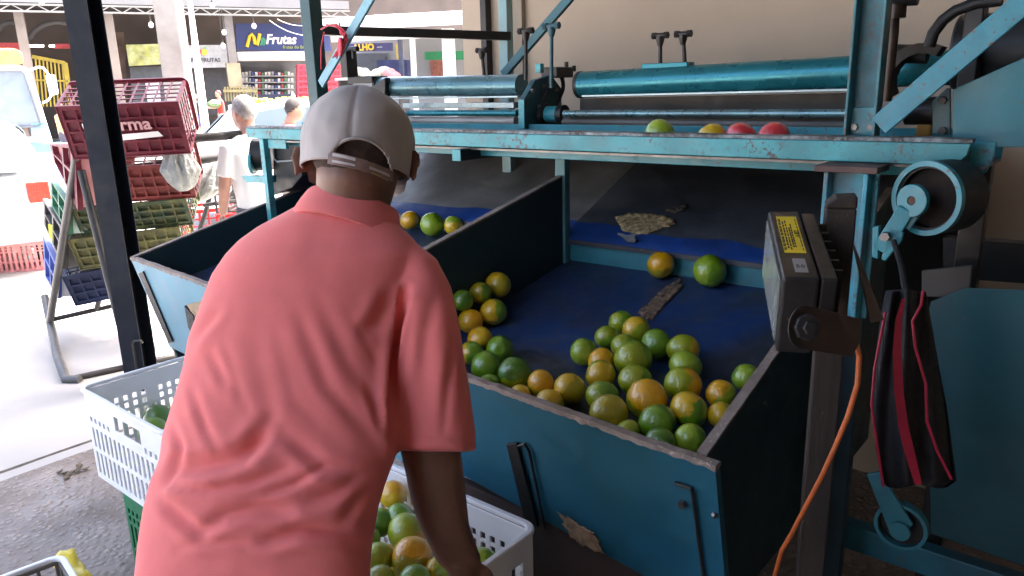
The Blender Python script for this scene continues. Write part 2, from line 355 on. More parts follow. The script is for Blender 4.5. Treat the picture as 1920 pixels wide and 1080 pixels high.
b = MB(); c = atv(1252, 123, 2.23); b.box(c, .16, .05, .016, mu, mv, mz); part('screw_plate', b, CHROME_TEAL, bevel=.002)
# dark pillow block at the far end of the left roller
b = MB(); c = atv(655, 130, 2.2); b.box(c+mz*.02, .045, .06, .11, mu, mv, mz); b.tube([c-mz*.02, c-mz*.09], .012, 10); part('end_bearing', b, DARK_STEEL, bevel=.008)
b = MB(); c = atv(662, 92, 2.2); b.tube([c-mu*.03, c+mu*.035], .012, 8); b.tube([c, c-mz*.04], .01, 8); part('screw_handle', b, DARK_STEEL, smooth='auto')
b = MB(); c = atv(690, 150, 2.22); b.box(c, .16, .09, .03, mu, mv, mz); b.prism([atv(700, 160, 2.16), atv(722, 145, 2.16), atv(722, 182, 2.16), atv(700, 178, 2.16)], mv*.03); part('end_plate', b, DARK_STEEL, bevel=.004)
# uprights and braces
p1 = Mc(atv(591, 120, 1.875))
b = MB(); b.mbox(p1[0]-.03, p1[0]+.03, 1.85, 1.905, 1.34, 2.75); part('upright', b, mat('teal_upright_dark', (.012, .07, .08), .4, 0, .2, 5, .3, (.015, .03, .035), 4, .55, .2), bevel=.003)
p2 = Mc(atv(1625, 120, 1.875)); b = MB()
b.mbox(p2[0]-.034, p2[0]+.034, 1.90, 1.906, 1.42, 2.75); b.mbox(p2[0]+.028, p2[0]+.034, 1.86, 1.8995, 1.42, 2.75); b.mbox(p2[0]-.034, p2[0]-.028, 1.86, 1.8995, 1.42, 2.75)
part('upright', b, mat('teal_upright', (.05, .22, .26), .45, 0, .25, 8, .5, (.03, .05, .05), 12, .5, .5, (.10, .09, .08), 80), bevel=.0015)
b = MB(); b.mbox(p2[0]-.036, p2[0]+.036, 1.892, 1.8985, 1.425, 1.49); part('base_plate', b, TEAL, bevel=.002)
for du in (-.018, .018):
    b = MB(); b.tube([W(p2[0]+du, 1.893, 1.445), W(p2[0]+du, 1.884, 1.445)], .0075, 6); part('bolt', b, STEEL)
p3 = Mc(atv(948, 60, 2.6)); b = MB(); b.mbox(p3[0]-.025, p3[0]+.022, 2.58, 2.62, .0, 2.75); part('upright', b, mat('pale_teal_post', (.28, .46, .48), .5, 0, .15, 4, .3, (.2, .2, .18), 4), bevel=.002)
def brace(x0, y0, x1, y1, v, w_, t, m, v1=None):
    a, c = atv(x0, y0, v), atv(x1, y1, v1 or v); b = MB(); b.bar(a, c, t, w_, up=np.cross(mv, nrm(c-a))); return part('brace', b, m, bevel=.002)
brace(602, 158, 745, -90, 1.862, .036, .012, mat('brace_blue', (.22, .44, .52), .42, 0, .15, 6, .25, (.1, .16, .18), 8, .6, .2))
brace(1648, 236, 2010, -72, 1.855, .047, .012, mat('brace_teal', (.045, .27, .35), .4, 0, .15, 10, .35, (.05, .08, .09), 30, .62, .35))
brace(944, 140, 1130, -75, 2.55, .034, .02, mat('brace_dark_teal', (.03, .14, .17), .42, 0, .2, 8, .3))
a, c = atv(598, 57, 1.9), atv(955, 68, 2.58); b = MB(); b.bar(a, c, .04, .034); part('cross_bar', b, DARK_STEEL, bevel=.002)
# right-hand drive: guard, cable, side sheet
b = MB(); gc = atv(1722, 150, 2.06); rings = []
for t in np.linspace(0, 1, 9):
    a_ = rad(210-150*t); rings.append([gc+mz*math.sin(a_)*.085*k+mv*0+mu*(-math.cos(a_)*.085*k)+mv*s for k, s in ((.72, 0), (1, 0), (1, .06), (.72, .06))])
b.loft(rings); part('belt_guard', b, mat('brown_guard', (.045, .036, .03), .6, .2, .3, 8), smooth='auto')
b = MB(); b.tube([atv(1668, 100, 2.1), atv(1740, 102, 2.1)], .022, 16); part('motor_shaft', b, BLACK, smooth='auto')
b = MB(); b.tube([atv(1680, -40, 2.0), atv(1676, 60, 2.0), atv(1663, 190, 2.0)], [.012, .011, .011], 10); b.tube([atv(1684, 8, 2.0), atv(1682, 34, 2.0)], .019, 10); part('adjusting_screw', b, mat('brown_screw', (.075, .05, .038), .5, .4, .4, 14), smooth='auto')
b = MB(); b.tube([atv(1648, 2, 2.0), atv(1722, -2, 2.0)], .014, 8); part('screw_handle', b, DARK_STEEL, smooth='auto')
b = MB(); b.tube([atv(x, y, 2.0) for x, y in ((1742, 88), (1750, 62), (1768, 38), (1792, 20), (1830, 6), (1880, 0))], .013, 10); part('power_cable', b, BLACK, smooth='auto')
b = MB(); b.mbox(*sorted((Mc(atv(1805, 60, 2.0))[0], Mc(atv(1840, 60, 2.0))[0])), 2.0, 2.06, 1.5, 2.6); part('motor_post', b, DARK_STEEL, bevel=.003)
b = MB(); c = atv(1885, 95, 2.12); b.tube([c+mu*.10, c-mu*.10], .085, 28); part('motor', b, mat('motor_casing', (.03, .034, .036), .5, .2, .3, 8), smooth='auto', bevel=.006)
b = MB(); b.tube([atv(1700, 208, 2.0), atv(1762, 208, 2.0)], .032, 20); b.tube([atv(1762, 208, 2.0), atv(1775, 209, 2.0)], .012, 6); part('bearing_housing', b, DARK_STEEL, smooth='auto')
b = MB(); b.box(atv(1733, 243, 2.0), .03, .02, .03, mu, mv, mz); part('grease_cap', b, mat('ochre_paint', (.45, .22, .02), .5), bevel=.003)
b = MB(); b.prism([atv(x, y, 1.93) for x, y in ((1748, 252), (1748, 190), (1775, 165), (1782, 165), (1782, 252))], mv*.01); part('bearing_plate', b, mat('plate_grey_teal', (.07, .14, .15), .5, .1, .3, 9, .5), bevel=.002)
for y in (188, 245):
    b = MB(); c = atv(1768, y, 1.93); b.tube([c, c-mv*.012], .009, 6); part('bolt', b, DARK_STEEL)
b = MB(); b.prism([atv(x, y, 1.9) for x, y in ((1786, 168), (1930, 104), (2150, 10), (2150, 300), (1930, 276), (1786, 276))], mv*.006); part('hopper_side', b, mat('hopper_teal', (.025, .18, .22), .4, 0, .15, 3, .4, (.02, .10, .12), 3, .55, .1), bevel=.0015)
# right leg with its idler pulley
uq0, uq1 = Mc(atv(1548, 400, 1.79))[0], Mc(atv(1642, 400, 1.79))[0]
b = MB(); b.mbox(uq1-.008, uq0+.018, 1.74, 1.835, 1.355, 1.369); part('leg_cap', b, mat('rusty_cap', (.16, .10, .085), .7, .2, .3, 20, .5, (.06, .035, .03), 14, .5), bevel=.002)
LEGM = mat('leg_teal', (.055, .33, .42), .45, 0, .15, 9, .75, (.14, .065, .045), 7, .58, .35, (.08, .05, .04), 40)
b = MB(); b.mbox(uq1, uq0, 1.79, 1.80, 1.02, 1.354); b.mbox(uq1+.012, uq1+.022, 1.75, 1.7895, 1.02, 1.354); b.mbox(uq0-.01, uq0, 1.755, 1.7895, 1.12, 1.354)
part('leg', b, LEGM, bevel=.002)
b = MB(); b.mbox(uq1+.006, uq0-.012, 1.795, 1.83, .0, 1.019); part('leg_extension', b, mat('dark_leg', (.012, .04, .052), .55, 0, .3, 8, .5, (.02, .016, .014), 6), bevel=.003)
pc = atv(1738, 372, 1.76); rp = 70/FPX*proj(pc)[2]
axp = nrm(mv*.92 - mu*.38)
b = MB(); b.ring(pc, axp, rp*.86, rp, .012, 40); po = part('idler_pulley', b, TEAL, smooth='auto')
b = MB(); b.ring(pc+axp*.045, axp, rp*.80, rp*.985, .085, 40); obj('pulley_drum', b, BLACK, po, smooth='auto')
b = MB(); b.tube([pc+axp*.02, pc+axp*.028], rp*.84, 36); obj('pulley_web', b, mat('pulley_web', (.022, .018, .016), .9, 0, .3, 12, .5, (.05, .03, .02), 10, spec=.1), po)
hb = atv(1712, 376, 1.74)
b = MB(); b.ring(hb, axp, .009, .034, .012, 28); part('arm_eye', b, TEAL, smooth='auto', bevel=.001)
b = MB(); b.tube([hb-axp*.004, hb+axp*.04], .0085, 12); part('axle', b, RUST, smooth='auto')
b = MB(); a_, c_ = atv(1700, 392, 1.74), atv(1650, 470, 1.74); b.bar(a_, c_, .010, .034, up=np.cross(mv, nrm(c_-a_))); part('pulley_arm', b, TEAL, bevel=.002)
b = MB(); b.prism([atv(x, y, 1.745) for x, y in ((1698, 385), (1728, 400), (1705, 432), (1668, 412))], mv*.008); part('arm_gusset', b, TEAL, bevel=.002)
b = MB(); b.prism([atv(x, y, 1.735) for x, y in ((1668, 425), (1694, 436), (1690, 452), (1660, 490), (1652, 486))], mv*.01); part('tension_bracket', b, TEAL, bevel=.002)
b = MB(); b.prism([atv(x, y, 1.735) for x, y in ((1636, 426), (1648, 424), (1646, 486), (1634, 482))], mv*.02); part('tension_bracket', b, TEAL, bevel=.002)
b = MB(); c = atv(1661, 443, 1.73); b.tube([c-mv*.012, c+mv*.01], .010, 6); part('bolt', b, STEEL)
# dark uprights and shelf under the hopper
b = MB(); b.mbox(Mc(atv(1848, 400, 2.05))[0], Mc(atv(1800, 400, 2.05))[0], 2.05, 2.09, 0, 1.36); part('rear_leg', b, DARK_STEEL, bevel=.003)
b = MB(); b.prism([atv(x, y, 2.2) for x, y in ((1768, 446), (2100, 470), (2100, 545), (1768, 520))], mv*.05); part('dark_rail', b, BLACK)
b = MB(); b.prism([atv(x, y, 1.95) for x, y in ((1728, 508), (1822, 498), (1816, 560), (1728, 556))], mv*.012); part('shelf_plate', b, mat('grey_plate', (.14, .125, .11), .6, .1, .2, 6), bevel=.002)
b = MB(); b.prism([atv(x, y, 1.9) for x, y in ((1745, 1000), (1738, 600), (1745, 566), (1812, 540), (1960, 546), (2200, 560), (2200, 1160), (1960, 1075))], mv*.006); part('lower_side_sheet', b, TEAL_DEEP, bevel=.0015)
b = MB(); b.bar(atz(1470, 958, .34), atz(1960, 1122, .34), .045, .075); part('bottom_channel', b, mat('channel_teal', (.025, .16, .22), .45, 0, .2, 5, .5, (.05, .04, .03), 6, .55, .2), bevel=.004)
b = MB(); b.bar(atz(1740, 985, .42), atz(1990, 1070, .42), .03, .03); part('lower_angle', b, mat('brown_angle', (.05, .035, .025), .7, .1, .3, 12), bevel=.003)
pc2 = atv(1690, 985, 1.58); r2 = 46/FPX*proj(pc2)[2]
b = MB(); b.ring(pc2, mv, r2*.86, r2, .02, 36); po = part('return_pulley', b, mat('pulley_low_teal', (.03, .18, .22), .45, 0, .2, 9, .4), smooth='auto')
b = MB(); b.tube([pc2+mv*.005, pc2+mv*.016], r2*.87, 30); obj('pulley_web', b, DARK_STEEL, po)
b = MB(); b.prism([atv(x, y, 1.565) for x, y in ((1624, 890), (1650, 885), (1712, 985), (1690, 1006), (1668, 1000))], mv*.01); part('pulley_arm', b, mat('pulley_low_teal', (0, 0, 0)), bevel=.003)
b = MB(); c = atv(1688, 994, 1.562); b.tube([c-mv*.008, c], .020, 20); part('arm_eye', b, mat('pulley_low_teal', (0, 0, 0)), smooth='auto')

# ------------------------------------------------------------------ bins
UR, UM, UL = .54, 1.535, 3.0; UD = .565; TILT = .255
def fz(u): t = (u-UR)/(UL-UR); return 1.194+t*(1.27-1.194), .875+t*(.952-.875)     # front edge: v and z along u
SL = .2156
VRIS = 2.13
def rz(u, v):    # top line of the dividers
    return {UD: .88+(v-1.216)*.307, UM: 1.26+(v-2.1)*SL, UL: .952+(v-1.27)*.22}[u]
FS = .195; FZ0 = .963
def floor_z(v): return FZ0 - FS*(VRIS-v)
fnorm = nrm(mz*1.0 - mv*FS)
def divider(u, v0, v1, zb, t=.018, front_z=None):
    b = MB(); z0, z1 = rz(u, v0), rz(u, v1); zt = z0 if front_z is None else front_z
    poly = [(v0+TILT*(zt-zb), zb), (v1, zb), (v1, z1)] + ([(v0, z0)] if front_z is None else [(v0+.06, rz(u, v0+.06)), (v0, front_z)])
    b.prism([W(u-t/2, v, z) for v, z in poly], mu*t); o = part('bin_divider', b, PANEL_DARK)
    e = MB(); vs_ = np.linspace(v0+(.06 if front_z is not None else 0), v1, 40); rings = []
    for v in vs_:
        z = rz(u, v)+.0012*noise.noise((v*30, u*9, 1)); h = t/2+.001+.0012*noise.noise((v*22, u, 7))
        rings.append([W(u-h, v, z-.004), W(u-h, v, z+.002), W(u+h, v, z+.002), W(u+h, v, z-.004)])
    e.loft(rings); obj('edge_strip', e, PANEL_EDGE, o, smooth='auto'); return o
divider(UD, 1.216, 2.4, .45); divider(UM, fz(UM)[0]+.02, 2.1, .6, front_z=.93); divider(UL, 1.275, 2.5, .45, .02)
# teal strips: back post of the middle divider and the cross tube under the table
b = MB(); b.mbox(UM-.02, UM+.022, 2.1, 2.13, .9, 1.375); part('divider_post', b, mat('post_teal_grey', (.09, .26, .29), .5, 0, .2, 6, .4, (.03, .05, .055), 5), bevel=.002)
ct0 = atv(857, 291, 1.80); ct0m = Mc(ct0); hs = 10.5/FPX*proj(ct0)[2]
b = MB(); b.mbox(ct0m[0]-hs, ct0m[0]+hs, 1.80, 2.75, ct0m[2]-hs, ct0m[2]+hs); part('cross_tube', b, BLACK, bevel=.002)
b = MB(); b.mbox(ct0m[0]-hs*1.02, ct0m[0]+hs*1.02, 1.796, 1.7995, ct0m[2]-hs*1.02, ct0m[2]+hs*1.02); part('tube_cap', b, TEAL_WORN, bevel=.001)
# floors
def mat_blue():
    m, nt, n, l, b = newmat('blue_vinyl_mat'); co = coords(n, l, 'Object', 1)
    c1 = mix(n, l, ramp(n, l, ntex(n, l, co, 2.0, 6, .6, .6), [(.40, 0), (.60, 1)]), (.013, .047, .165), (.032, .037, .048))
    c2 = mix(n, l, ramp(n, l, ntex(n, l, co, 22, 6, .7), [(.48, 0), (.72, .55)]), c1, (.07, .085, .12))
    l.new(c2, b.inputs['Base Color']); l.new(ramp(n, l, ntex(n, l, co, 6, 4), [(.3, .38), (.7, .62)]), b.inputs['Roughness'])
    bump(n, l, b, ntex(n, l, co, 14, 6), .25, .006); return m
BLUE = mat_blue()
BLUE_CLEAN = mat('blue_vinyl_edge', (.014, .058, .24), .42, 0, .25, 4, .35, (.04, .045, .06), 7, .6, bmp=.2, bscale=20, bdist=.006)
GREY_MAT = mat('worn_grey_vinyl', (.065, .070, .080), .5, 0, .3, 5, .4, (.03, .03, .03), 3, .5, .1, (.25, .24, .23), 60, bmp=.35, bscale=18, bdist=.008)
def sheet(name, f, us, vs, m, th=.008, parent=None, smooth=True, vstart=None):
    """padded sheet: f(u,v)->z over the grid, with thickness"""
    def vm(u, v): return v if vstart is None else vstart(u)+(v-vs[0])*(vs[-1]-vstart(u))/(vs[-1]-vs[0])
    nu, nv = len(us), len(vs); top = [W(u, vm(u, v), f(u, vm(u, v))) for u in us for v in vs]; bot = [W(u, vm(u, v), f(u, vm(u, v))-th) for u in us for v in vs]
    fs = []; N = nu*nv
    for i in range(nu-1):
        for j in range(nv-1):
            a = i*nv+j; fs += [(a, a+1, a+nv+1, a+nv), (N+a, N+a+nv, N+a+nv+1, N+a+1)]
    for i in range(nu-1): a = i*nv; fs.append((a, a+nv, N+a+nv, N+a)); a = i*nv+nv-1; fs.append((a, N+a, N+a+nv, a+nv))
    for j in range(nv-1): fs.append((j, N+j, N+j+1, j+1)); a = (nu-1)*nv+j; fs.append((a, a+1, N+a+1, N+a))
    b = MB(); b.add(top+bot, fs); return obj(name, b, m, parent or mach, smooth='auto' if smooth else False)
def fl(u, v): return floor_z(v)+.003*noise.noise((u*4, v*4, 0))+.0015*noise.noise((u*15, v*15, 3))
def fstart(u):
    v, z = fz(u); return v+.022+.255*(z-floor_z(v+.05))+.003
sheet('bin_floor_mat', fl, np.linspace(UD+.011, UM-.012, 60), np.linspace(1.225, VRIS, 60), BLUE, vstart=fstart)
RZT = 1.047
b = MB(); b.mbox(UD+.010, UM+.02, VRIS+.001, VRIS+.02, .9, RZT-.006); part('riser', b, mat('riser_teal', (.035, .24, .29), .5, 0, .15, 6, .4, (.03, .07, .08), 7, .58, .2), bevel=.002)
UPS = .42
def up(u, v): 
    t = v-(VRIS-.012); return RZT+UPS*t - (.010*math.exp(-t/.012) if t < .1 else 0)+.004*noise.noise((u*5, v*5, 9))+.002*noise.noise((u*18, v*18, 2))
vv_ = np.concatenate([np.linspace(VRIS-.012, VRIS+.04, 8), np.linspace(VRIS+.06, 2.9, 34)])
sheet('upper_mat', up, np.linspace(UD+.011, UM+.01, 60), vv_, GREY_MAT, .014)
def up_band(u, v): return up(u, v)+.0022
def band(u0, u1, v0f, v1f, f, m, name, parent=None, lift=.0015):
    us = np.linspace(u0, u1, 60); rings = []; b = MB()
    for u in us: rings.append([W(u, v, f(u, v)+lift) for v in np.linspace(v0f(u), v1f(u), 8)])
    b.loft(rings, cap=False, closed=False); return obj(name, b, m, parent or mach, smooth=True, fix=False)
band(UD+.012, UM+.005, lambda u: VRIS-.011, lambda u: VRIS+.03+.075*(.5+noise.noise((u*3.1, 0, 5)))*(1.1-.4*(u-UR)), up, BLUE_CLEAN, 'clean_mat_edge')
# left bin
FZ1 = FZ0
sheet('bin_floor_mat', fl, np.linspace(UM+.012, UL-.012, 50), np.linspace(1.29, VRIS+.1, 40), BLUE, vstart=fstart)
b = MB(); b.mbox(UM+.03, UL-.012, VRIS+.101, VRIS+.12, .85, RZT+.0); part('riser', b, mat('riser_teal', (0, 0, 0)), bevel=.002)
def up2(u, v): return up(u, v-.1)-.004
sheet('upper_mat', up2, np.linspace(UM+.03, UL-.01, 50), vv_+.1, mat('worn_grey_vinyl_pale', (.20, .19, .18), .42, 0, .3, 5, .4, (.07, .068, .065), 3, .5, .15, (.4, .39, .38), 60, bmp=.35, bscale=18, bdist=.008), .014)
band(UM+.032, UL-.012, lambda u: VRIS+.089, lambda u: VRIS+.155+.05*noise.noise((u*3.1, 0, 5)), up2, BLUE_CLEAN, 'clean_mat_edge')
# backs of the hoppers, dark
b = MB(); b.mbox(.42, UL, 2.93, 2.94, .5, 1.36); part('hopper_back', b, BLACK)
b = MB(); b.mbox(.42, UL, 2.09, 2.93, 1.362, 1.37); part('hopper_cover', b, DARK_STEEL)
# front boards
def front_board(u0, u1, drop, tilt, name='front_board', m=TEAL_DARK):
    t = .02; n = 60; b = MB(); rings = []
    for u in np.linspace(u0, u1, n):
        v, z = fz(u); j = .003*noise.noise((u*8, 3, 0))+.002*noise.noise((u*35, 3, 0))
        dr = drop if np.isscalar(drop) else drop[0]+(drop[1]-drop[0])*(u-u0)/(u1-u0)
        rings.append([W(u, v, z-.006+j), W(u, v+tilt*dr, z-dr), W(u, v+t+tilt*dr, z-dr), W(u, v+t, z-.006+j)])
    b.loft(rings); o = part(name, b, m, smooth='auto')
    e = MB(); rings = []
    for u in np.linspace(u0-.002, u1+.002, 140):
        v, z = fz(u); j = .003*noise.noise((u*8, 3, 0))+.003*noise.noise((u*35, 3, 0)); k = .0025*noise.noise((u*50, 9, 0))
        rings.append([W(u, v-.002+k, z-.010+j+2*k), W(u, v-.001+k, z+.001+j), W(u, v+t*.6, z+.0025+j), W(u, v+t+.001, z+j), W(u, v+t+.001, z-.007+j)])
    e.loft(rings); obj('chipped_edge', e, PANEL_EDGE, o, smooth='auto'); return o
TILT = .255
fbR = front_board(UR-.012, UM-.004, (.40, .315), TILT); 
fbL = front_board(UM+.004, UL+.012, .40, TILT, m=mat('teal_board_lit', (.13, .30, .38), .5, 0, .2, 3, .35, (.25, .25, .28), 2.0, .55, .15, (.35, .27, .18), 50))  # left board in paler teal: the brighter daylight there is painted in
v0, z0 = fz(UR); bp0 = W(UR, v0-.0015, z0); bpn = nrm(np.cross(nrm(W(UL, *fz(UL))-W(UR, *fz(UR))), nrm(mz*-1+mv*TILT)))
if bpn@mv > 0: bpn = -bpn
def onboard(x, y, out=.0): return atp(x, y, bp0+bpn*out, bpn)
def strip(name, pts, m, parent, th=.004, out=.001, bevel=.001):
    b = MB(); b.prism([onboard(x, y, out) for x, y in pts], bpn*th); return obj(name, b, m, parent, bevel=bevel)
FITT = mat('black_fitting', (.018, .018, .02), .45, .3, .3, 12, .3, (.08, .05, .035), 14, .6)
strip('latch_bar', [(953, 830), (972, 828), (1012, 985), (990, 985)], FITT, fbR, .008)
b = MB(); b.tube([onboard(x, y, .006) for x, y in ((972, 836), (984, 832), (992, 846), (1022, 990))], .0035, 8); obj('latch_rod', b, BLACK, fbR, smooth='auto')
b = MB(); b.tube([onboard(x, y, .006) for x, y in ((1266, 906), (1296, 916), (1299, 926), (1322, 1100))], .0042, 8); obj('latch_rod', b, BLACK, fbR, smooth='auto')
b = MB(); c = onboard(1281, 943, .001); b.tube([c, c+bpn*.010], .009, 6); obj('bolt', b, STEEL, fbR)
b = MB(); c = onboard(1333, 962, .001); b.tube([c-mu*.006, c-mu*.012+bpn*.004], .006, 6); obj('bolt', b, STEEL, fbR)
b = MB(); b.mbox(UR-.004, UM, fz(UR)[0]+.13, fz(UR)[0]+.16, .30, .52); part('lower_board', b, mat('brown_board', (.07, .045, .038), .75, 0, .25, 5, .4, (.03, .022, .02), 4), bevel=.002)
for xs in ([(262, 512), (270, 508), (326, 640), (318, 642)],):
    strip('latch_bar', xs, FITT, fbL, .006)
strip('broken_lip', [(352, 570), (388, 562), (388, 596), (368, 600)], mat('raw_wood', (.42, .30, .18), .8, 0, .25, 20, bmp=.5), fbL, .004)
strip('latch_plate', [(349, 572), (366, 590), (372, 640), (356, 612)], FITT, fbL, .008)
# ragged patches: foam showing through the torn vinyl and bare wood on the board
def ragged(name, pts, surf, m, parent, lift=.002, amp=.35, n=90, bumps=.004, sd=1):
    """pts: outline in pixels, surf(x,y)->3D point and normal; a low uneven mound with torn edge"""
    P = np.array(pts, float); k = len(P); out = []
    for i in range(n):
        t = i/n*k; a = int(t); f = t-a; q = P[a % k]*(1-f)+P[(a+1) % k]*f; c = P.mean(0)
        r = 1+amp*noise.noise((q[0]*.09, q[1]*.09, sd))+amp*.6*noise.noise((q[0]*.3, q[1]*.3, sd))
        out.append(c+(q-c)*r)
    c = P.mean(0); rings = []
    for s in (1, .93, .8, .6, .4, .2, .05):
        ring_ = []
        for q in out:
            w_ = c+(q-c)*s; p, nn = surf(*w_); h = lift*(0 if s == 1 else 1)+bumps*max(0, .5+noise.noise((w_[0]*.16, w_[1]*.16, sd+3)))*(0 if s > .95 else 1)
            ring_.append(p+nn*h)
        rings.append(ring_)
    b = MB(); b.loft(rings, cap=False); b.f.append(tuple(range(6*n, 7*n))); return obj(name, b, m, parent, smooth=True)
FOAM = mat('crumbling_foam', (.60, .43, .20), .9, 0, .5, 60, .6, (.20, .12, .05), 40, .5, bmp=.9, bscale=70, bdist=.006)
def on_upper(x, y): 
    p0 = W(0, VRIS-.012, RZT); nn = nrm(mz-mv*UPS); return atp(x, y, p0+nn*.004, nn), nn
def on_floor(x, y): return atp(x, y, W(0, VRIS, FZ0)+fnorm*.003, fnorm), fnorm
ragged('torn_foam', [(1155, 408), (1180, 400), (1215, 402), (1245, 402), (1262, 412), (1268, 420), (1240, 428), (1215, 438), (1190, 440), (1165, 432)], on_upper, FOAM, mach, .002, .17, bumps=.005, sd=2)
ragged('torn_foam', [(1246, 394), (1262, 388), (1290, 384), (1284, 394), (1266, 400)], on_upper, mat('dark_foam', (.10, .075, .05), .9, 0, .5, 60), mach, .002, .3, bumps=.004, sd=5)
ragged('torn_strip', [(1197, 598), (1203, 580), (1228, 556), (1254, 535), (1278, 522), (1276, 540), (1252, 566), (1236, 585), (1216, 606)], on_floor, mat('torn_backing', (.30, .20, .13), .9, 0, .5, 50, .6, (.08, .05, .035), 30, .5, bmp=.9, bscale=60, bdist=.006), mach, .002, .25, bumps=.004, sd=9)
ragged('torn_flap', [(1160, 438), (1196, 440), (1188, 456), (1172, 452)], lambda x, y: (atv(x, y, VRIS-.006), -mv), mat('torn_vinyl', (.16, .17, .17), .7, 0, .3, 30), mach, .001, .4, bumps=.003, sd=4)
def on_board(x, y): return onboard(x, y, .0015), bpn
ragged('bare_wood_patch', [(1052, 966), (1066, 968), (1086, 985), (1112, 996), (1118, 1010), (1130, 1036), (1100, 1026), (1074, 1012), (1060, 990)], on_board, mat('bare_wood', (.42, .29, .17), .85, 0, .4, 40, .5, (.16, .10, .06), 30, .55, bmp=.5), fbR, .0008, .35, bumps=.0015, sd=11)
# left end of the machine: leg, take-up pulley, dark motor box
b = MB(); q = Mc(atv(499, 315, 1.84)); b.mbox(q[0]-.014, q[0]+.016, 1.83, 1.86, .0, 1.374); part('leg', b, TEAL_WORN, bevel=.002)
b = MB(); q = Mc(atv(525, 275, 1.85)); b.mbox(q[0]-.05, q[0]+.08, 1.845, 1.86, 1.335, 1.372); part('leg_gusset', b, TEAL_WORN, bevel=.002)
pc3 = atv(474, 305, 1.88); ax3 = nrm(mu*.75-mv*.6)
b = MB(); b.ring(pc3, ax3, .016, .05, .012, 30); po = part('take_up_pulley', b, TEAL_WORN, smooth='auto'); b = MB(); c = atv(490, 290, 1.93); b.tube([c-ax3*.04, c+ax3*.03], .072, 30); obj('pulley_drum', b, BLACK, po, smooth='auto')
b = MB(); b.prism([atv(x, y, 1.85) for x, y in ((452, 330), (500, 330), (500, 344), (462, 342))], mv*.05); part('pulley_shelf', b, TEAL_WORN, bevel=.002)
b = MB(); b.prism([atv(x, y, 1.95) for x, y in ((512, 262), (562, 258), (566, 330), (548, 352), (512, 366))], mv*.2); part('motor_box', b, BLACK, bevel=.004)
b = MB(); b.tube([atv(x, y, 1.94) for x, y in ((512, 280), (514, 298), (520, 303), (560, 300))], .004, 8); part('box_trim', b, mat('pale_trim', (.35, .38, .38), .4))
# ------------------------------------------------------------------ dark steel column that carries the shed roof
cb = atz(268, 716, 0); cax = np.array([math.cos(rad(14)), -math.sin(rad(14)), 0]); cay = np.array([math.sin(rad(14)), math.cos(rad(14)), 0])
column = thing('steel_column', 'tall dark navy steel column between the crate rack and the machine bins', 'column', (cb[0], cb[1], 0))
c0 = np.array([cb[0], cb[1], 0])
b = MB(); b.box(c0+mz*1.71-cay*.05, .138, .006, 3.3, cax, cay); b.box(c0+mz*1.71+cay*.05, .138, .006, 3.3, cax, cay); b.box(c0+mz*1.71, .006, .093, 3.3, cax, cay); obj('shaft', b, NAVY, column, bevel=.0015)
b = MB(); b.box(c0+mz*.01, .24, .24, .02, cax, cay); obj('base_plate', b, DARK_STEEL, column, bevel=.003)
b = MB(); hk = c0+cax*.035-cay*.07; b.tube([hk+mz*.08, hk+mz*.25, hk+mz*.27+cax*.012, hk+mz*.275+cax*.05, hk+mz*.262+cax*.065], .007, 8); obj('hook', b, DARK_STEEL, column, smooth='auto')

# ------------------------------------------------------------------ plastic crates
def lattice(mb, o, ax, ay, n, xs, ys, hole, t):
    """wall of thickness t (along n) over grid xs,ys with openings where hole(i,j)"""
    o = np.asarray(o, float); nx, ny = len(xs), len(ys); idx = {}
    vs = []; fs = []
    def vid(i, j, k):
        key = (i, j, k)
        if key not in idx: idx[key] = len(vs); vs.append(o+ax*xs[i]+ay*ys[j]+n*(t if k else 0))
        return idx[key]
    solid = lambda i, j: 0 <= i < nx-1 and 0 <= j < ny-1 and not hole(i, j)
    for i in range(nx-1):
        for j in range(ny-1):
            if not solid(i, j): continue
            fs.append((vid(i, j, 0), vid(i, j+1, 0), vid(i+1, j+1, 0), vid(i+1, j, 0))); fs.append((vid(i, j, 1), vid(i+1, j, 1), vid(i+1, j+1, 1), vid(i, j+1, 1)))
            for (di, dj, a, c) in ((-1, 0, (i, j), (i, j+1)), (1, 0, (i+1, j+1), (i+1, j)), (0, -1, (i+1, j), (i, j)), (0, 1, (i, j+1), (i+1, j+1))):
                if not solid(i+di, j+dj): fs.append((vid(*a, 0), vid(*a, 1), vid(*c, 1), vid(*c, 0)))
    mb.add(vs, fs)
def cuts(L, n, bar, m0):       # n openings between bars over length L with margins m0
    gap = (L-2*m0-(n-1)*bar)/n; out = [0, m0]
    for k in range(n): out.append(out[-1]+gap); out.append(out[-1]+bar)
    out = out[:-1]+[L]
    return out, (lambda i: i >= 1 and (i-1) % 2 == 0 and i < len(out)-2)
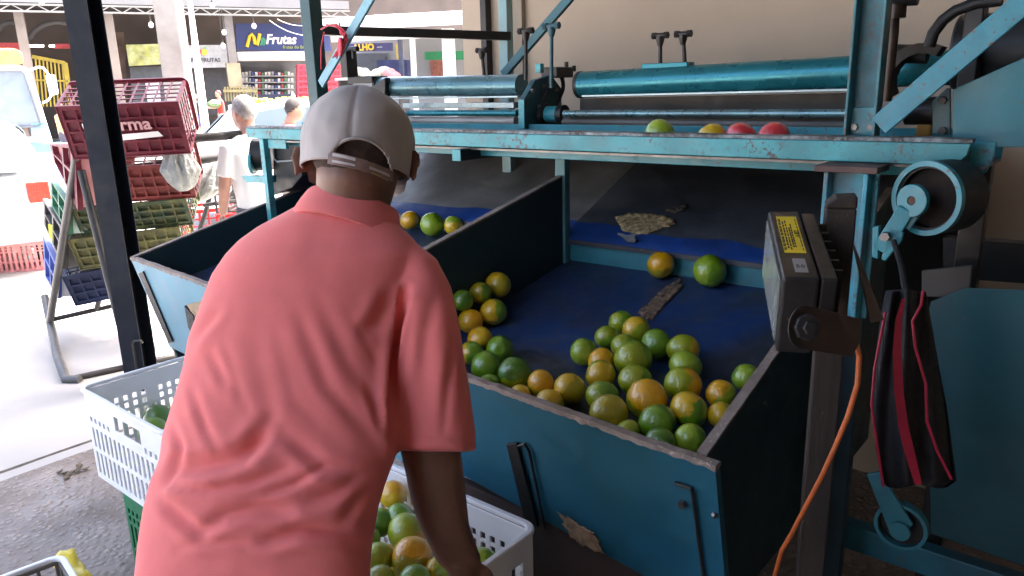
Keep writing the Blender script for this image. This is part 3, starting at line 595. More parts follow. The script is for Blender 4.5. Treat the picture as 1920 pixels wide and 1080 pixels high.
def crate(name, label, o, ax, ay, az, L, D, H, m, style='slots', group=None, rim_m=None, t=.006, coarse=1, cat='crate'):
    """o: a bottom corner; ax along the length L, ay along the depth D, az up; open on top"""
    o = np.asarray(o, float); ax, ay, az = nrm(ax), nrm(ay), nrm(az)
    th = thing(name, label, cat, o+ax*L/2+ay*D/2, group)
    def wall(oo, a, n, LL, kind):
        b = MB()
        if kind == 'slots':
            nh = max(4, int(LL/.030/coarse)); xs, hx = cuts(LL, nh, LL/nh*.5, .02); ys = [0, .02, H*.30, H*.34, H*.62, H*.66, H*.72, H*.75, H*.81, H]
            lattice(b, oo, a, az, n, xs, ys, lambda i, j: hx(i) and j in (1, 3, 5, 7) and not (j in (5, 7) and abs((xs[i]/LL)-.5) < .04), t)
        elif kind == 'windows':
            nh = max(3, int(LL/.055/coarse)); xs, hx = cuts(LL, nh, .012, .03); ys = [0, .03, H*.42, H*.46, H*.80, H]
            lattice(b, oo, a, az, n, xs, ys, lambda i, j: hx(i) and j in (1, 3), t)
        elif kind == 'grip':
            nh = max(4, int(LL/.032/coarse)); xs, hx = cuts(LL, nh, LL/nh*.5, .02); ys = [0, .02, H*.32, H*.37, H*.60, H*.66, H*.72, H*.88, H]
            lattice(b, oo, a, az, n, xs, ys, lambda i, j: (hx(i) and j in (1, 3)) or (hx(i) and j == 5 and not .3 < xs[i]/LL < .7) or (j == 6 and .33 < (xs[i]+xs[i+1])/2/LL < .62), t)
        elif kind == 'solid': lattice(b, oo, a, az, n, [0, LL], [0, H], lambda i, j: False, t)
        else:       # fine bars
            nh = max(4, int(LL/.045/coarse)); xs, hx = cuts(LL, nh, .009, .015); nv = 5; ysx, hy = cuts(H, nv, .009, .012)
            lattice(b, oo, a, az, n, xs, ysx, lambda i, j: hx(i) and hy(j), t)
        return obj('wall', b, m, th, bevel=.001 if coarse == 1 else 0, seg=1)
    kl, kd = {'slots': ('grip', 'slots'), 'grid': ('grid', 'grid'), 'mixed': ('slots', 'windows'), 'grip': ('grip', 'slots'), 'dense': ('grid', 'grid')}[style]
    wall(o, ax, ay, L, kl); wall(o+ay*(D-t), ax, ay, L, kl)
    wall(o+ay*(t+.0005), ay, ax, D-2*t-.001, kd) if False else None
    wall(o+ay*(t+.0005), ay*1.0, ax, D-2*t-.001, kd); wall(o+ay*(t+.0005)+ax*(L-t), ay, ax, D-2*t-.001, kd)
    b = MB(); xs, hx = cuts(L-2*t-.002, max(4, int(L/.05/coarse)), .014 if style != 'dense' else .011, .02); ys, hy = cuts(D-2*t-.002, max(3, int(D/.05/coarse)), .014, .02)
    lattice(b, o+ax*(t+.001)+ay*(t+.001)+az*.006, ax, ay, az, xs, ys, lambda i, j: hx(i) and hy(j), .006); obj('base', b, m, th)
    if style == 'dense': b = MB(); b.box(o+ax*L/2+ay*D/2+az*.024, L-2*t-.004, D-2*t-.004, .004, ax, ay, az); obj('base_plate', b, rim_m or m, th)
    b = MB(); w_ = .014
    def loop(e, r_, h):
        pts = []
        for (cx_, cy_, a0) in ((L+e-r_, D+e-r_, 0), (-e+r_, D+e-r_, 90), (-e+r_, -e+r_, 180), (L+e-r_, -e+r_, 270)):
            for q_ in range(6): a_ = rad(a0+q_*18); pts.append(o+ax*(cx_+r_*math.cos(a_))+ay*(cy_+r_*math.sin(a_))+az*(H+h))
        return pts
    vs = loop(w_, .04, 0)+loop(-t*.3, .028, 0)+loop(w_, .04, .012)+loop(-t*.3, .028, .012); fs = []; n_ = 24
    for i in range(n_):
        j = (i+1) % n_; fs += [(i, j, n_+j, n_+i), (2*n_+i, 3*n_+i, 3*n_+j, 2*n_+j), (i, 2*n_+i, 2*n_+j, j), (n_+i, n_+j, 3*n_+j, 3*n_+i)]
    b.add(vs, fs); obj('rim', b, rim_m or m, th, bevel=.004 if coarse == 1 else .002, seg=3)
    return th
WHITE_PL = mat('white_plastic', (.84, .83, .82), .38, 0, .05, 5, .18, (.55, .53, .50), 6, .62, bmp=.08)
GREEN_PL = mat('green_plastic', (.015, .19, .07), .42, 0, .15, 5, .2, (.03, .06, .03), 6)
GREY_PL = mat('grey_plastic', (.42, .40, .40), .5, 0, .15, 5, .5, (.16, .14, .13), 5, .5)
zr = .605; K = Mc(atz(1016, 985, zr+.012))
crR = crate('fruit_crate', 'white perforated crate of oranges under the worker, at the machine front', W(K[0]+.014, K[1]-.395, zr-.30), mu, mv, mz, .56, .38, .30, WHITE_PL, 'mixed', 'white fruit crates')
crR2 = crate('fruit_crate', 'green crate under the white crate that the worker reaches into', W(K[0]+.014, K[1]-.395, .0), mu, mv, mz, .56, .38, .29, GREEN_PL, 'mixed')
zl = .64; K2 = Mc(atz(147, 724, zl+.012))
crL = crate('fruit_crate', 'white perforated crate left of the worker holding dark green fruit', W(K2[0]-.574, K2[1]+.006, zl-.31), mu, mv, mz, .56, .40, .31, WHITE_PL, 'grip', 'white fruit crates')
crL2 = crate('fruit_crate', 'green crate directly below the white crate left of the worker', W(K2[0]-.70, K2[1]+.02, .008), mu, mv, mz, .545, .375, .315, GREEN_PL, 'mixed')
tg = MB(); q = Mc(atz(240, 733, .575)); 
p0 = atv(240, 732, K2[1]+.38); tg.box(p0, .042, .012, .034, mu, mv, mz)
o = obj('yellow_tag', tg, mat('yellow_plastic', (.72, .66, .02), .4, 0, .2, 20), bevel=.006, seg=3); tag(o, 'small bright yellow plastic tag inside the left white crate', 'tag')
# crate at the lower left edge, grey inside with a yellow cloth
kz = .30; A0 = atz(118, 1034, kz); A1 = atz(0, 1078, kz); A2 = atz(192, 1082, kz); dx = nrm(A1-A0); dy = np.array([-dx[1], dx[0], 0])
if dy@(A2-A0) < 0: dy = -dy
crB = crate('fruit_crate', 'pale rimmed crate with a yellow bag at the lower left corner', A0+dx*.014+dy*.014-mz*kz, dx, dy, mz, .56, .38, .288, mat('dark_grey_plastic', (.16, .14, .115), .6, 0, .2, 5), 'grid', None, WHITE_PL)
rings = []
yc = atz(118, 1062, .20); yd = nrm(atz(165, 1085, .25)-yc)
for i, t in enumerate(np.linspace(0, 1, 14)):
    c = yc+yd*t*.2+mz*(.008*math.sin(t*9)-.05*t*t+.03); r = .016+.016*math.sin(math.pi*min(1, t*1.3+.1)); side = np.cross(yd, mz)
    rings.append([c+side*r*math.cos(a)*(1+.25*math.sin(3*a+i*.5))+mz*r*.8*math.sin(a)*(1+.2*math.cos(4*a+i)) for a in np.linspace(0, 2*math.pi, 18, endpoint=False)])
b = MB(); b.loft(rings); o = obj('plastic_bag', b, mat('yellow_bag', (.75, .58, .02), .35, 0, .15, 12, bmp=.5, bscale=25, bdist=.01), smooth=True); tag(o, 'crumpled yellow plastic bag in the crate at the lower left corner', 'bag')

# ------------------------------------------------------------------ fruit
def fruit_material():
    m, nt, n, l, b = newmat('citrus_peel')
    tc = n.new('ShaderNodeTexCoord'); mp = n.new('ShaderNodeMapping'); l.new(tc.outputs['Object'], mp.inputs[0])
    oi = n.new('ShaderNodeObjectInfo'); cmb = n.new('ShaderNodeVectorMath'); cmb.operation = 'SCALE'; cmb.inputs[0].default_value = (17, 31, 7); l.new(oi.outputs['Random'], cmb.inputs['Scale'])
    l.new(cmb.outputs[0], mp.inputs['Location']); co = mp.outputs[0]
    ca = n.new('ShaderNodeAttribute'); ca.attribute_type = 'OBJECT'; ca.attribute_name = 'peel'
    cb_ = n.new('ShaderNodeAttribute'); cb_.attribute_type = 'OBJECT'; cb_.attribute_name = 'blush'
    sx = n.new('ShaderNodeSeparateXYZ'); l.new(tc.outputs['Object'], sx.inputs[0])
    nz = ntex(n, l, co, 1.6, 5, .6, .3)
    ad = n.new('ShaderNodeMath'); ad.operation = 'MULTIPLY_ADD'; l.new(nz, ad.inputs[0]); ad.inputs[1].default_value = 1.5; l.new(sx.outputs[0], ad.inputs[2])
    k = ramp(n, l, ad.outputs[0], [(.85, 0), (1.25, .38), (1.85, .95)])
    c = mix(n, l, k, ca.outputs['Color'], cb_.outputs['Color'])
    c = mix(n, l, ramp(n, l, ntex(n, l, co, 3.2, 6, .7), [(.35, 0), (.75, .3)]), c, mix(n, l, .35, c, (.06, .14, .01)))
    sp = ramp(n, l, ntex(n, l, co, 9, 4, .7), [(.68, 0), (.74, .5)]); c = mix(n, l, sp, c, (.16, .11, .05))
    # pale stem scar at the +Z pole
    sc = ramp(n, l, sx.outputs[2], [(.955, 0), (.975, .8)]); c = mix(n, l, sc, c, (.30, .34, .12))
    l.new(c, b.inputs['Base Color']); b.inputs['Roughness'].default_value = .30; b.inputs['Specular IOR Level'].default_value = .6; b.inputs['Coat Weight'].default_value = .85; b.inputs['Coat Roughness'].default_value = .09; b.inputs['Coat IOR'].default_value = 1.6
    b.inputs['Subsurface Weight'].default_value = 0.0
    vo = n.new('ShaderNodeTexVoronoi'); l.new(co, vo.inputs['Vector']); vo.inputs['Scale'].default_value = 22
    bump(n, l, b, vo.outputs['Distance'], .22, .02); return m
PEEL = fruit_material()
def fruit_mesh(sd, ob=.94):
    me = bpy.data.meshes.new('fruit'); nr, ns = 18, 28; vs = []; fs = []
    for i in range(nr+1):
        ph = math.pi*i/nr
        for j in range(ns):
            a = 2*math.pi*j/ns; x, y, z = math.sin(ph)*math.cos(a), math.sin(ph)*math.sin(a), math.cos(ph)
            r = 1+.035*noise.noise((x*1.3+sd, y*1.3, z*1.3))+.012*noise.noise((x*4, y*4+sd, z*4))
            r -= .10*math.exp(-(ph/.22)**2)+.05*math.exp(-((math.pi-ph)/.16)**2)
            vs.append((x*r, y*r, z*r*ob))
    for i in range(nr):
        for j in range(ns):
            fs.append((i*ns+j, (i+1)*ns+j, (i+1)*ns+(j+1) % ns, i*ns+(j+1) % ns))
    me.from_pydata(vs, [], fs); me.update(); me.polygons.foreach_set('use_smooth', [True]*len(me.polygons)); me.materials.append(PEEL)
    bm = bmesh.new(); bm.from_mesh(me); bmesh.ops.remove_doubles(bm, verts=bm.verts, dist=.0005); bmesh.ops.recalc_face_normals(bm, faces=bm.faces); bm.to_mesh(me); bm.free()
    me.polygons.foreach_set('use_smooth', [True]*len(me.polygons)); return me
FM = [fruit_mesh(s, o_) for s, o_ in ((1, .95), (5, .90), (9, .97), (14, .92))]
G1, G2, G3, YE, ORG, OLV, RED, PNK = (.075, .20, .006), (.16, .32, .006), (.34, .40, .006), (.78, .48, .006), (.86, .42, .003), (.44, .36, .006), (.75, .03, .05), (.68, .05, .10)
LIME = (.34, .48, .02)
def axis_dir(code):
    d = {'u': cu, 'd': -cu, 'l': -cr, 'r': cr, 'f': -cf, 'b': cf}; s = sum(d[c] for c in code); return Vector(nrm(s))
def put_fruit(c, r, peel, blush, code, label, i, group, name='orange'):
    o = bpy.data.objects.new(name, FM[i % 4]); link(o)
    x = axis_dir(code); q = x.to_track_quat('X', 'Z').to_matrix() @ Matrix.Rotation(i*1.7, 3, 'X')
    o.matrix_world = Matrix.Translation(Vector(c)) @ q.to_4x4() @ Matrix.Scale(r/.955, 4)
    o['peel'] = (*peel, 1.0); o['blush'] = (*blush, 1.0); tag(o, label, 'fruit', group); return o
# measured: pixel x, y, width, main colour, second colour and where it shows, label
PILE = [
 (1165, 605, 46, G2, G3, 'l', 'small green orange at the top of the heap nearest the torn strip'),
 (1193, 620, 52, G3, YE, 'lu', 'yellowish green orange touching the lower end of the torn strip'),
 (1138, 634, 46, G2, G3, 'lu', 'small plain green orange on the upper left slope of the heap'),
 (1098, 662, 52, G2, LIME, 'lf', 'bright green orange at the left tip of the heap'),
 (1170, 650, 48, G3, G2, 'r', 'half hidden pale green orange in the upper middle of the heap'),
 (1230, 645, 56, G2, G2, 'u', 'plain mid green orange on the upper right of the heap, beside bare mat'),
 (1187, 674, 70, G2, G3, 'lf', 'large glossy green orange in the centre of the heap'),
 (1281, 656, 60, G3, YE, 'r', 'green orange with yellow right side, topmost of the short right column'),
 (1124, 676, 50, YE, ORG, 'uf', 'most orange coloured fruit of the heap, above a yellow one'),
 (1285, 685, 60, G3, LIME, 'f', 'yellow green orange with dimpled end, second down the right column'),
 (1126, 704, 56, G3, YE, 'f', 'yellow orange with green blotches left of the heap centre'),
 (1191, 713, 62, G3, G2, 'r', 'dull olive green orange below the large central one'),
 (1280, 722, 68, G3, ORG, 'r', 'green orange with an orange right cheek, third down the right column'),
 (1129, 742, 60, G2, G3, 'l', 'greyish green orange just above the brown one at the front board'),
 (1214, 751, 76, G3, ORG, 'uf', 'big green orange with a golden orange top in the front of the heap'),
 (1294, 770, 70, G2, YE, 'lu', 'green orange with yellow upper left side near the right bin corner'),
 (1142, 778, 74, OLV, YE, 'd', 'large brownish olive orange resting at the middle of the front board'),
 (1232, 795, 70, G1, G2, 'lf', 'darkest green orange at the front of the heap'),
 (1352, 740, 54, G3, ORG, 'lu', 'yellow orange against the right bin wall, lower of the free pair'),
 (1398, 708, 52, G2, LIME, 'f', 'lone green orange highest along the right bin wall'),
 (1346, 778, 50, YE, G3, 'r', 'yellow orange mostly hidden behind the sloping right bin wall'),
 (1180, 812, 52, G2, G3, 'u', 'green orange showing only its top above the front board, left of another'),
 (1240, 826, 60, G2, G1, 'u', 'green orange showing only its top beneath the darkest green one'),
 (1290, 824, 58, LIME, G2, 'r', 'bright lime green orange in the front right corner of the bin'),
 (1068, 729, 58, OLV, YE, 'lu', 'yellowish brown orange alone between the two heaps at the front'),
 (1011, 722, 54, OLV, ORG, 'uf', 'deep orange fruit right of the two big green ones at the front board'),
 (1030, 757, 54, OLV, YE, 'u', 'low yellow orange tucked against the front board'),
 (978, 742, 44, OLV, YE, 'u', 'sliver of a yellow orange behind the chipped front edge'),
 (934, 534, 48, OLV, YE, 'lu', 'olive yellow orange highest in the row along the middle divider'),
 (902, 553, 42, OLV, G1, 'r', 'shaded brown green orange behind the highest two of the divider row'),
 (868, 568, 40, G1, G2, 'l', 'dark green orange nearest the sleeve at the top of the divider row'),
 (923, 584, 50, YE, G2, 'r', 'yellow orange with a green right side in the divider row'),
 (881, 602, 46, ORG, YE, 'l', 'orange coloured fruit touching the edge of the salmon sleeve'),
 (900, 635, 46, YE, ORG, 'l', 'golden yellow orange in the middle of the divider row'),
 (938, 655, 50, G2, G1, 'r', 'green orange right of the golden one in the divider row'),
 (884, 662, 46, G2, YE, 'l', 'green yellow orange half hidden by the sleeve, below the golden one'),
 (911, 688, 58, G1, G2, 'f', 'big green orange close to the sleeve near the front board'),
 (963, 702, 62, G1, G3, 'd', 'biggest dark green orange of the left heap, beside an orange one'),
 (930, 720, 44, G2, YE, 'd', 'green orange peeping over the front board beside the sleeve'),
 (1248, 490, 50, OLV, ORG, 'uf', 'brownish orange fruit against the teal riser'),
 (1337, 501, 64, G2, LIME, 'l', 'large bright green orange against the teal riser'),
 (768, 413, 36, YE, ORG, 'f', 'orange coloured fruit next to the cap wearer, far bin'),
 (810, 420, 46, G2, LIME, 'lf', 'round green orange in the middle of three in the far bin'),
 (853, 422, 36, YE, LIME, 'u', 'yellow orange cut off by the middle divider edge, far bin'),
]
# rest every fruit on the sloping floor, then nudge apart any that overlap
p0 = W(0, VRIS, FZ0)+fnorm*.0035
C_, R_ = [], []
for (x, y, w_, *_r) in PILE:
    r = ray(x, y); d = ((p0-CAM)@fnorm)/(r@fnorm-w_/(2*FPX)); C_.append(CAM+r*d); R_.append(w_/(2*FPX)*d)
for i in range(28, 39):
    if Mc(C_[i])[0] > UM-.012-R_[i]:
        x, y, w_ = PILE[i][:3]; rr = .03
        for _ in range(4): c_ = atu(x, y, UM-.012-rr); rr = w_/(2*FPX)*proj(c_)[2]
        C_[i] = c_; R_[i] = rr
C_ = np.array(C_); R_ = np.array(R_); FIX = np.array([28 <= i < 38 for i in range(len(C_))])
R_ = np.clip(R_, .026, .048)
for it in range(120):
    D = C_[:, None]-C_[None]; L_ = np.linalg.norm(D, axis=2)+np.eye(len(C_)); ov = (R_[:, None]+R_[None])*.985-L_; np.fill_diagonal(ov, -1)
    mv_ = np.where(ov[..., None] > 0, D/L_[..., None]*ov[..., None]*.25, 0).sum(1)
    C_ = C_+mv_*np.where(FIX, .15, 1)[:, None]
    h = (C_-p0)@fnorm-R_; C_ = C_-np.outer(np.where(h < 0, h, np.where(FIX, 0, h*.02)), fnorm)
    for i in range(len(C_)):
        m_ = Mc(C_[i])
        if m_[0] < UM+.01:
            m_[0] = min(max(m_[0], UD+.010+R_[i]), UM-.011-R_[i]) if i < 41 else m_[0]
        if m_[0] > UM and i >= 41: m_[0] = max(m_[0], UM+.011+R_[i])
        vmin = fz(m_[0])[0]+.026+TILT*max(0, fz(m_[0])[1]-m_[2])+R_[i]; m_[1] = min(max(m_[1], vmin), (VRIS if i < 41 else VRIS+.1)-R_[i]-.002)
        C_[i] = W(*m_)
for i, f in enumerate(PILE):
    put_fruit(C_[i], R_[i], f[3], f[4], f[5], f[6], i, 'oranges in the machine bins')
TABLE = [(1237, 241, 58, G2, LIME, 'f', 'green orange on the table top, leftmost of four fruits behind the beam lip', 'orange'),
         (1335, 243, 54, YE, YE, 'f', 'bright yellow fruit on the table top beside the two red ones', 'orange'),
         (1390, 247, 58, PNK, RED, 'f', 'left of the two red fruits on the table top, set lower', 'red_fruit'),
         (1451, 244, 60, PNK, RED, 'f', 'rightmost red fruit on the table top nearest the upright', 'red_fruit')]
for i, (x, y, w_, a, c, d_, lab, nm) in enumerate(TABLE):
    r = ray(x, y); vt = 1.965; p = atv(x, y, vt); rr = w_/2/FPX*proj(p)[2]; p[2] = 1.3685+rr; put_fruit(p, rr, a, c, d_, lab, i+3, 'fruit left on the machine table', nm)
# crates: a bed of fruit seen from above
INCR = [(738, 926, 50, YE, ORG, 'u', 'orange coloured fruit at the back of the front crate between arm and shirt'),
        (748, 972, 56, G1, G2, 'u', 'dark green orange under the orange coloured one in the front crate'),
        (711, 980, 54, G2, G1, 'f', 'green orange by the shirt hem in the front crate'),
        (763, 998, 72, G3, ORG, 'rd', 'green orange with orange right side in the front crate'),
        (688, 1010, 50, G2, OLV, 'l', 'shaded green orange touching the salmon shirt in the front crate'),
        (708, 1047, 58, G3, LIME, 'l', 'lime coloured orange below the shirt hem in the front crate'),
        (773, 1046, 76, OLV, ORG, 'u', 'largest golden orange fruit near the bottom of the front crate'),
        (714, 1086, 52, LIME, G3, 'u', 'yellow green orange cut by the lower picture edge under the lime one'),
        (778, 1092, 64, G1, G2, 'u', 'dull green orange cut by the lower picture edge below the largest one'),
        (822, 1066, 46, LIME, YE, 'l', 'lime green orange tucked left of the wrist in the front crate'),
        (905, 1056, 56, LIME, G2, 'r', 'pale green orange right of the wrist in the front crate')]
for i, (x, y, w_, a, c, d_, lab) in enumerate(INCR):
    zc = .545 if i not in (0, 10) else .575
    p = atz(x, y, zc); rr = w_/2/FPX*proj(p)[2]; m_ = Mc(p); m_[1] = min(m_[1], K[1]-.03-rr); put_fruit(W(*m_), rr, a, c, d_, lab, i, 'oranges in the front crate')
random.seed(4)
for a in range(7):
    for c in range(4):
        pp = W(K[0]+.065+a*.073, K[1]-.35+c*.083, .345+.068+.006*((a*3+c) % 3))
        o = put_fruit(pp, .034, random.choice([G1, G2, G3, OLV]), random.choice([G2, YE, ORG]), 'ulr'[(a+c) % 3], 'one of the packed oranges in the lower layer of the front crate', a+c, 'lower layer of oranges in the front crate')
INCL = [(287, 809, 52, G1, G2, 'u', 'nearer of two dark green fruits in the left white crate'), (297, 787, 56, G1, G1, 'u', 'farther dark green fruit in the left white crate'), (326, 776, 30, LIME, G3, 'u', 'lime green fruit against the shirt in the left white crate'),
        (276, 757, 40, (.55, .52, .40), (.6, .55, .35), 'u', 'pale husk coloured fruit at the back of the left white crate')]
for i, (x, y, w_, a, c, d_, lab) in enumerate(INCL):
    p = atz(x, y, zl-.31+.055 if i == 3 else zl-.17); rr = w_/2/FPX*proj(p)[2]; 
    if i == 3: p[2] = zl-.31+.013+rr
    put_fruit(p, rr, a, c, d_, lab, i, 'fruit in the left white crate')

# ------------------------------------------------------------------ timber post, flood lamp, cable, bag
tp = atd(1572, 430, 1.24); tpx = nrm(np.array([.94, -.33, 0])); tpy = np.array([.33, .94, 0])
ztop = atd(1570, 362, 1.24)[2]; T0 = np.array([tp[0], tp[1], 0])
b = MB(); b.box(T0+mz*ztop/2-mz*.01, .046, .052, ztop-.02, tpx, tpy)
top = T0+mz*(ztop-.02); b.prism([top+tpx*a-tpy*.026 for a in (-.023, .023)]+[top+tpx*.023-tpy*.026+mz*.02, top-tpx*.008-tpy*.026+mz*.018, top-tpx*.023-tpy*.026+mz*.006], tpy*.052)
o = obj('timber_post', b, BRONZE_WOOD, bevel=.004, seg=2); tag(o, 'dark weathered timber post standing behind the black flood lamp', 'post')
lampT = thing('flood_lamp', 'black square flood lamp with yellow warning sticker bolted to the timber post', 'lamp', T0+mz*1.1)
A = atd(1468, 521, 1.05); B = atd(1440, 395, 1.27); Lx = nrm(B-A); LL = np.linalg.norm(B-A); Tx = nrm(np.cross(Lx, mz)); Hx = np.cross(Tx, Lx)
if Tx[0] < 0: Tx = -Tx; Hx = np.cross(Tx, Lx)
lh = .122; tw = .049; HOUS = mat('lamp_housing', (.017, .016, .016), .42, .2, .25, 8, .4, (.06, .05, .045), 7, .55, .15, (.12, .11, .10), 50)
cen = A+Lx*LL/2+Tx*tw/2-Hx*lh/2
b = MB(); b.box(cen, tw, LL, lh, Tx, Lx, Hx); hou = obj('housing', b, HOUS, lampT, bevel=.005, seg=3)
b = MB(); b.box(cen+Tx*(tw/2+.013), .022, LL*.97, lh*.97, Tx, Lx, Hx); obj('back_cover', b, HOUS, lampT, bevel=.003)
for k in range(6):
    b = MB(); b.box(cen+Tx*(tw/2+.030)+Lx*(k-2.5)*LL/7.5, .012, .006, lh*.9, Tx, Lx, Hx); obj('cooling_fin', b, HOUS, lampT)
b = MB(); b.box(cen-Tx*(tw/2+.0015), .002, LL*.88, lh*.8, Tx, Lx, Hx); obj('glass', b, mat('lamp_glass', (.30, .33, .30), .08, 0, .05, 3, bmp=0), lampT)
b = MB(); b.ring(cen-Tx*(tw/2+.002), Tx, 0.001, .002, .002, 8)
YEL = mat('yellow_sticker', (.78, .58, .015), .45, 0, .12, 15, .35, (.45, .36, .05), 25, .6, bmp=0)
INK = mat('sticker_ink', (.02, .018, .012), .6, bmp=0)
st0 = A+Hx*.0006+Tx*tw*.52+Lx*LL*.61
b = MB(); b.box(st0, tw*.62, LL*.56, .0006, Tx, Lx, Hx); stk = obj('sticker', b, YEL, lampT)
b = MB()
for (tt, l0, l1, w_) in ((-.24, -.24, .24, .0016), (-.16, -.22, .20, .0022), (-.08, -.24, .22, .0018), (.0, -.2, .1, .0022), (.06, -.2, .16, .0018), (.25, -.25, .25, .0012), (-.28, -.25, .25, .0012)):
    n_ = 9
    for k in range(n_):
        a0 = l0+(l1-l0)*k/n_; a1 = a0+(l1-l0)/n_*(.62+.3*((k*7) % 3)/3)
        b.box(st0+Hx*.0006+Tx*tw*tt+Lx*LL*(a0+a1)/2, w_, LL*(a1-a0), .0004, Tx, Lx, Hx)
obj('fine_print', b, INK, stk); text_part('sticker_text', '220 V', st0+Hx*.0008+Tx*tw*.12, -Lx, Tx, .011, INK, stk, extrude=.0002)
b = MB(); b.box(A+Hx*.0007+Tx*tw*.55+Lx*LL*.16, tw*.36, LL*.18, .0006, Tx, Lx, Hx); lt = obj('rating_label', b, mat('grey_label', (.32, .30, .28), .6, bmp=0), lampT); text_part('rating_text', '50', A+Hx*.0012+Tx*tw*.55+Lx*LL*.13, Tx, Lx, .013, INK, lt, extrude=.0002)
bc = atd(1508, 613, 1.03); bd = nrm(atd(1640, 640, 1.10)-bc)
b = MB(); pts = []
hup = nrm(np.cross(bd, cf)); hup = hup if hup[2] > 0 else -hup; hw = .030
for a in np.linspace(90, 270, 14): pts.append(bc+hw*(math.cos(rad(a))*bd+math.sin(rad(a))*hup))
en = bc+bd*.108; pts += [en-hup*hw*.95, en+bd*.012+hup*.0, en+bd*.004+hup*hw*.9]
b.prism(pts, cf*.004); obj('mounting_bracket', b, mat('bracket_metal', (.06, .05, .045), .5, .5, .3, 12, .6, (.13, .06, .04), 12, .52), lampT, bevel=.0012)
b = MB(); b.tube([bc-cf*.004, bc-cf*.016], .019, 8); b.tube([bc-cf*.016, bc-cf*.022], .010, 6); obj('knob', b, BLACK, lampT, smooth='auto', bevel=.002)
b = MB(); e2 = atd(1600, 470, 1.2); b.prism([atd(x, y, d) for x, y, d in ((1600, 452, 1.22), (1606, 470, 1.22), (1658, 600, 1.13), (1634, 606, 1.12))], cf*.006); obj('bracket_stay', b, mat('stay_brown', (.10, .07, .055), .6, .2, .3, 12), lampT, bevel=.001)
CAB = mat('orange_cable', (.48, .11, .025), .5, 0, .15, 20, bmp=0)
b = MB(); cp = [(1603, 632, 1.09), (1611, 668, 1.09), (1608, 720, 1.10), (1590, 780, 1.12), (1566, 838, 1.14), (1540, 895, 1.17), (1512, 948, 1.22), (1485, 1000, 1.28), (1466, 1032, 1.33), (1450, 1090, 1.4)]
b.tube([atd(*q) for q in cp], .0040, 10); obj('cable', b, CAB, lampT, smooth='auto')
# hanging black cloth bag with red piping
bagT = thing('hanging_bag', 'limp black bag with red piping hanging below the idler pulley', 'bag', atd(1705, 910, 1.45))
BAGM = mat('black_nylon', (.011, .010, .011), .7, 0, .3, 20, bmp=.3, bscale=60); PIP = mat('red_piping', (.45, .012, .05), .5, 0, .15, 20, bmp=0)
rows = [(545, 1660, 1736), (600, 1650, 1746), (680, 1640, 1760), (760, 1636, 1775), (840, 1642, 1786), (900, 1652, 1794), (912, 1662, 1776)]
rings = []
for (y, xa, xb) in rows:
    ring_ = []
    for t in np.linspace(0, 1, 24): ring_.append(atd(xa+(xb-xa)*t, y+4*math.sin(t*9), 1.50-.05*math.sin(math.pi*t)-.016*math.sin(t*15+y*.01)))
    for t in np.linspace(1, 0, 24): ring_.append(atd(xa+(xb-xa)*t, y+4*math.sin(t*9), 1.51+.05*math.sin(math.pi*t)+.012*math.sin(t*11)))
    rings.append(ring_)
b = MB(); b.loft(rings); obj('cloth', b, BAGM, bagT, smooth=True)
def ribbon(name, pts, wpx, d0, m, parent):
    b = MB(); L_ = []; 
    for (x, y), w_ in zip(pts, wpx if isinstance(wpx, list) else [wpx]*len(pts)): L_.append([atd(x-w_/2, y, d0), atd(x+w_/2, y, d0), atd(x+w_/2, y, d0+.004), atd(x-w_/2, y, d0+.004)])
    b.loft(L_); return obj(name, b, m, parent, smooth='auto')
ribbon('piping', [(1694, 560), (1685, 600), (1682, 660), (1686, 740), (1694, 800), (1706, 850), (1722, 908)], [6, 12, 16, 17, 19, 19, 14], 1.425, PIP, bagT)
b = MB(); b.tube([atd(x, y, 1.43) for x, y in ((1731, 545), (1727, 572), (1711, 602), (1716, 650), (1736, 720), (1738, 790), (1757, 845), (1784, 898))], .0028, 8); obj('piping', b, PIP, bagT, smooth='auto')
b = MB(); b.tube([atd(x, y, 1.44) for x, y in ((1660, 585), (1640, 690), (1634, 758), (1644, 830), (1656, 912))], .0026, 8); obj('piping', b, PIP, bagT, smooth='auto')
b = MB(); b.tube([atd(1700, 560, 1.49), atd(1690, 500, 1.55), atd(1676, 452, 1.6)], .006, 8); obj('strap', b, BAGM, bagT, smooth='auto')
# red rope tied round the far upright
ropeT = thing('red_rope', 'tangle of thin red plastic twine tied to the far upright and its brace', 'rope', atv(640, 60, 1.85))
rp_ = [[(602, 55), (612, 48), (632, 45), (645, 58), (648, 78), (640, 105), (634, 100), (646, 74), (640, 52), (612, 46)], [(606, 60), (602, 90), (604, 130)], [(646, 60), (649, 82), (644, 96), (638, 104), (632, 98), (642, 84), (650, 72)], [(636, 42), (640, 62), (650, 74), (642, 92), (630, 106)], [(648, 70), (640, 84), (630, 96), (626, 108)], [(652, 64), (645, 90), (636, 102)], [(628, 46), (646, 66), (636, 88), (632, 110)]]
for k, pl in enumerate(rp_):
    b = MB(); b.tube([atv(x+2*math.sin(i*2.1+k), y, 1.838-.006*math.sin(i*1.3+k)) for i, (x, y) in enumerate(pl)], .0032, 6); obj('strand', b, RED_ROPE, ropeT, smooth='auto')
b = MB(); rings = [[atv(638+wd*math.cos(a), y, 1.83+.012*math.sin(a)) for a in np.linspace(0, 2*math.pi, 10, endpoint=False)] for y, wd in ((70, 3), (80, 5), (90, 6), (98, 5), (106, 3))]
b.loft(rings); obj('frayed_knot', b, RED_ROPE, ropeT, smooth=True)
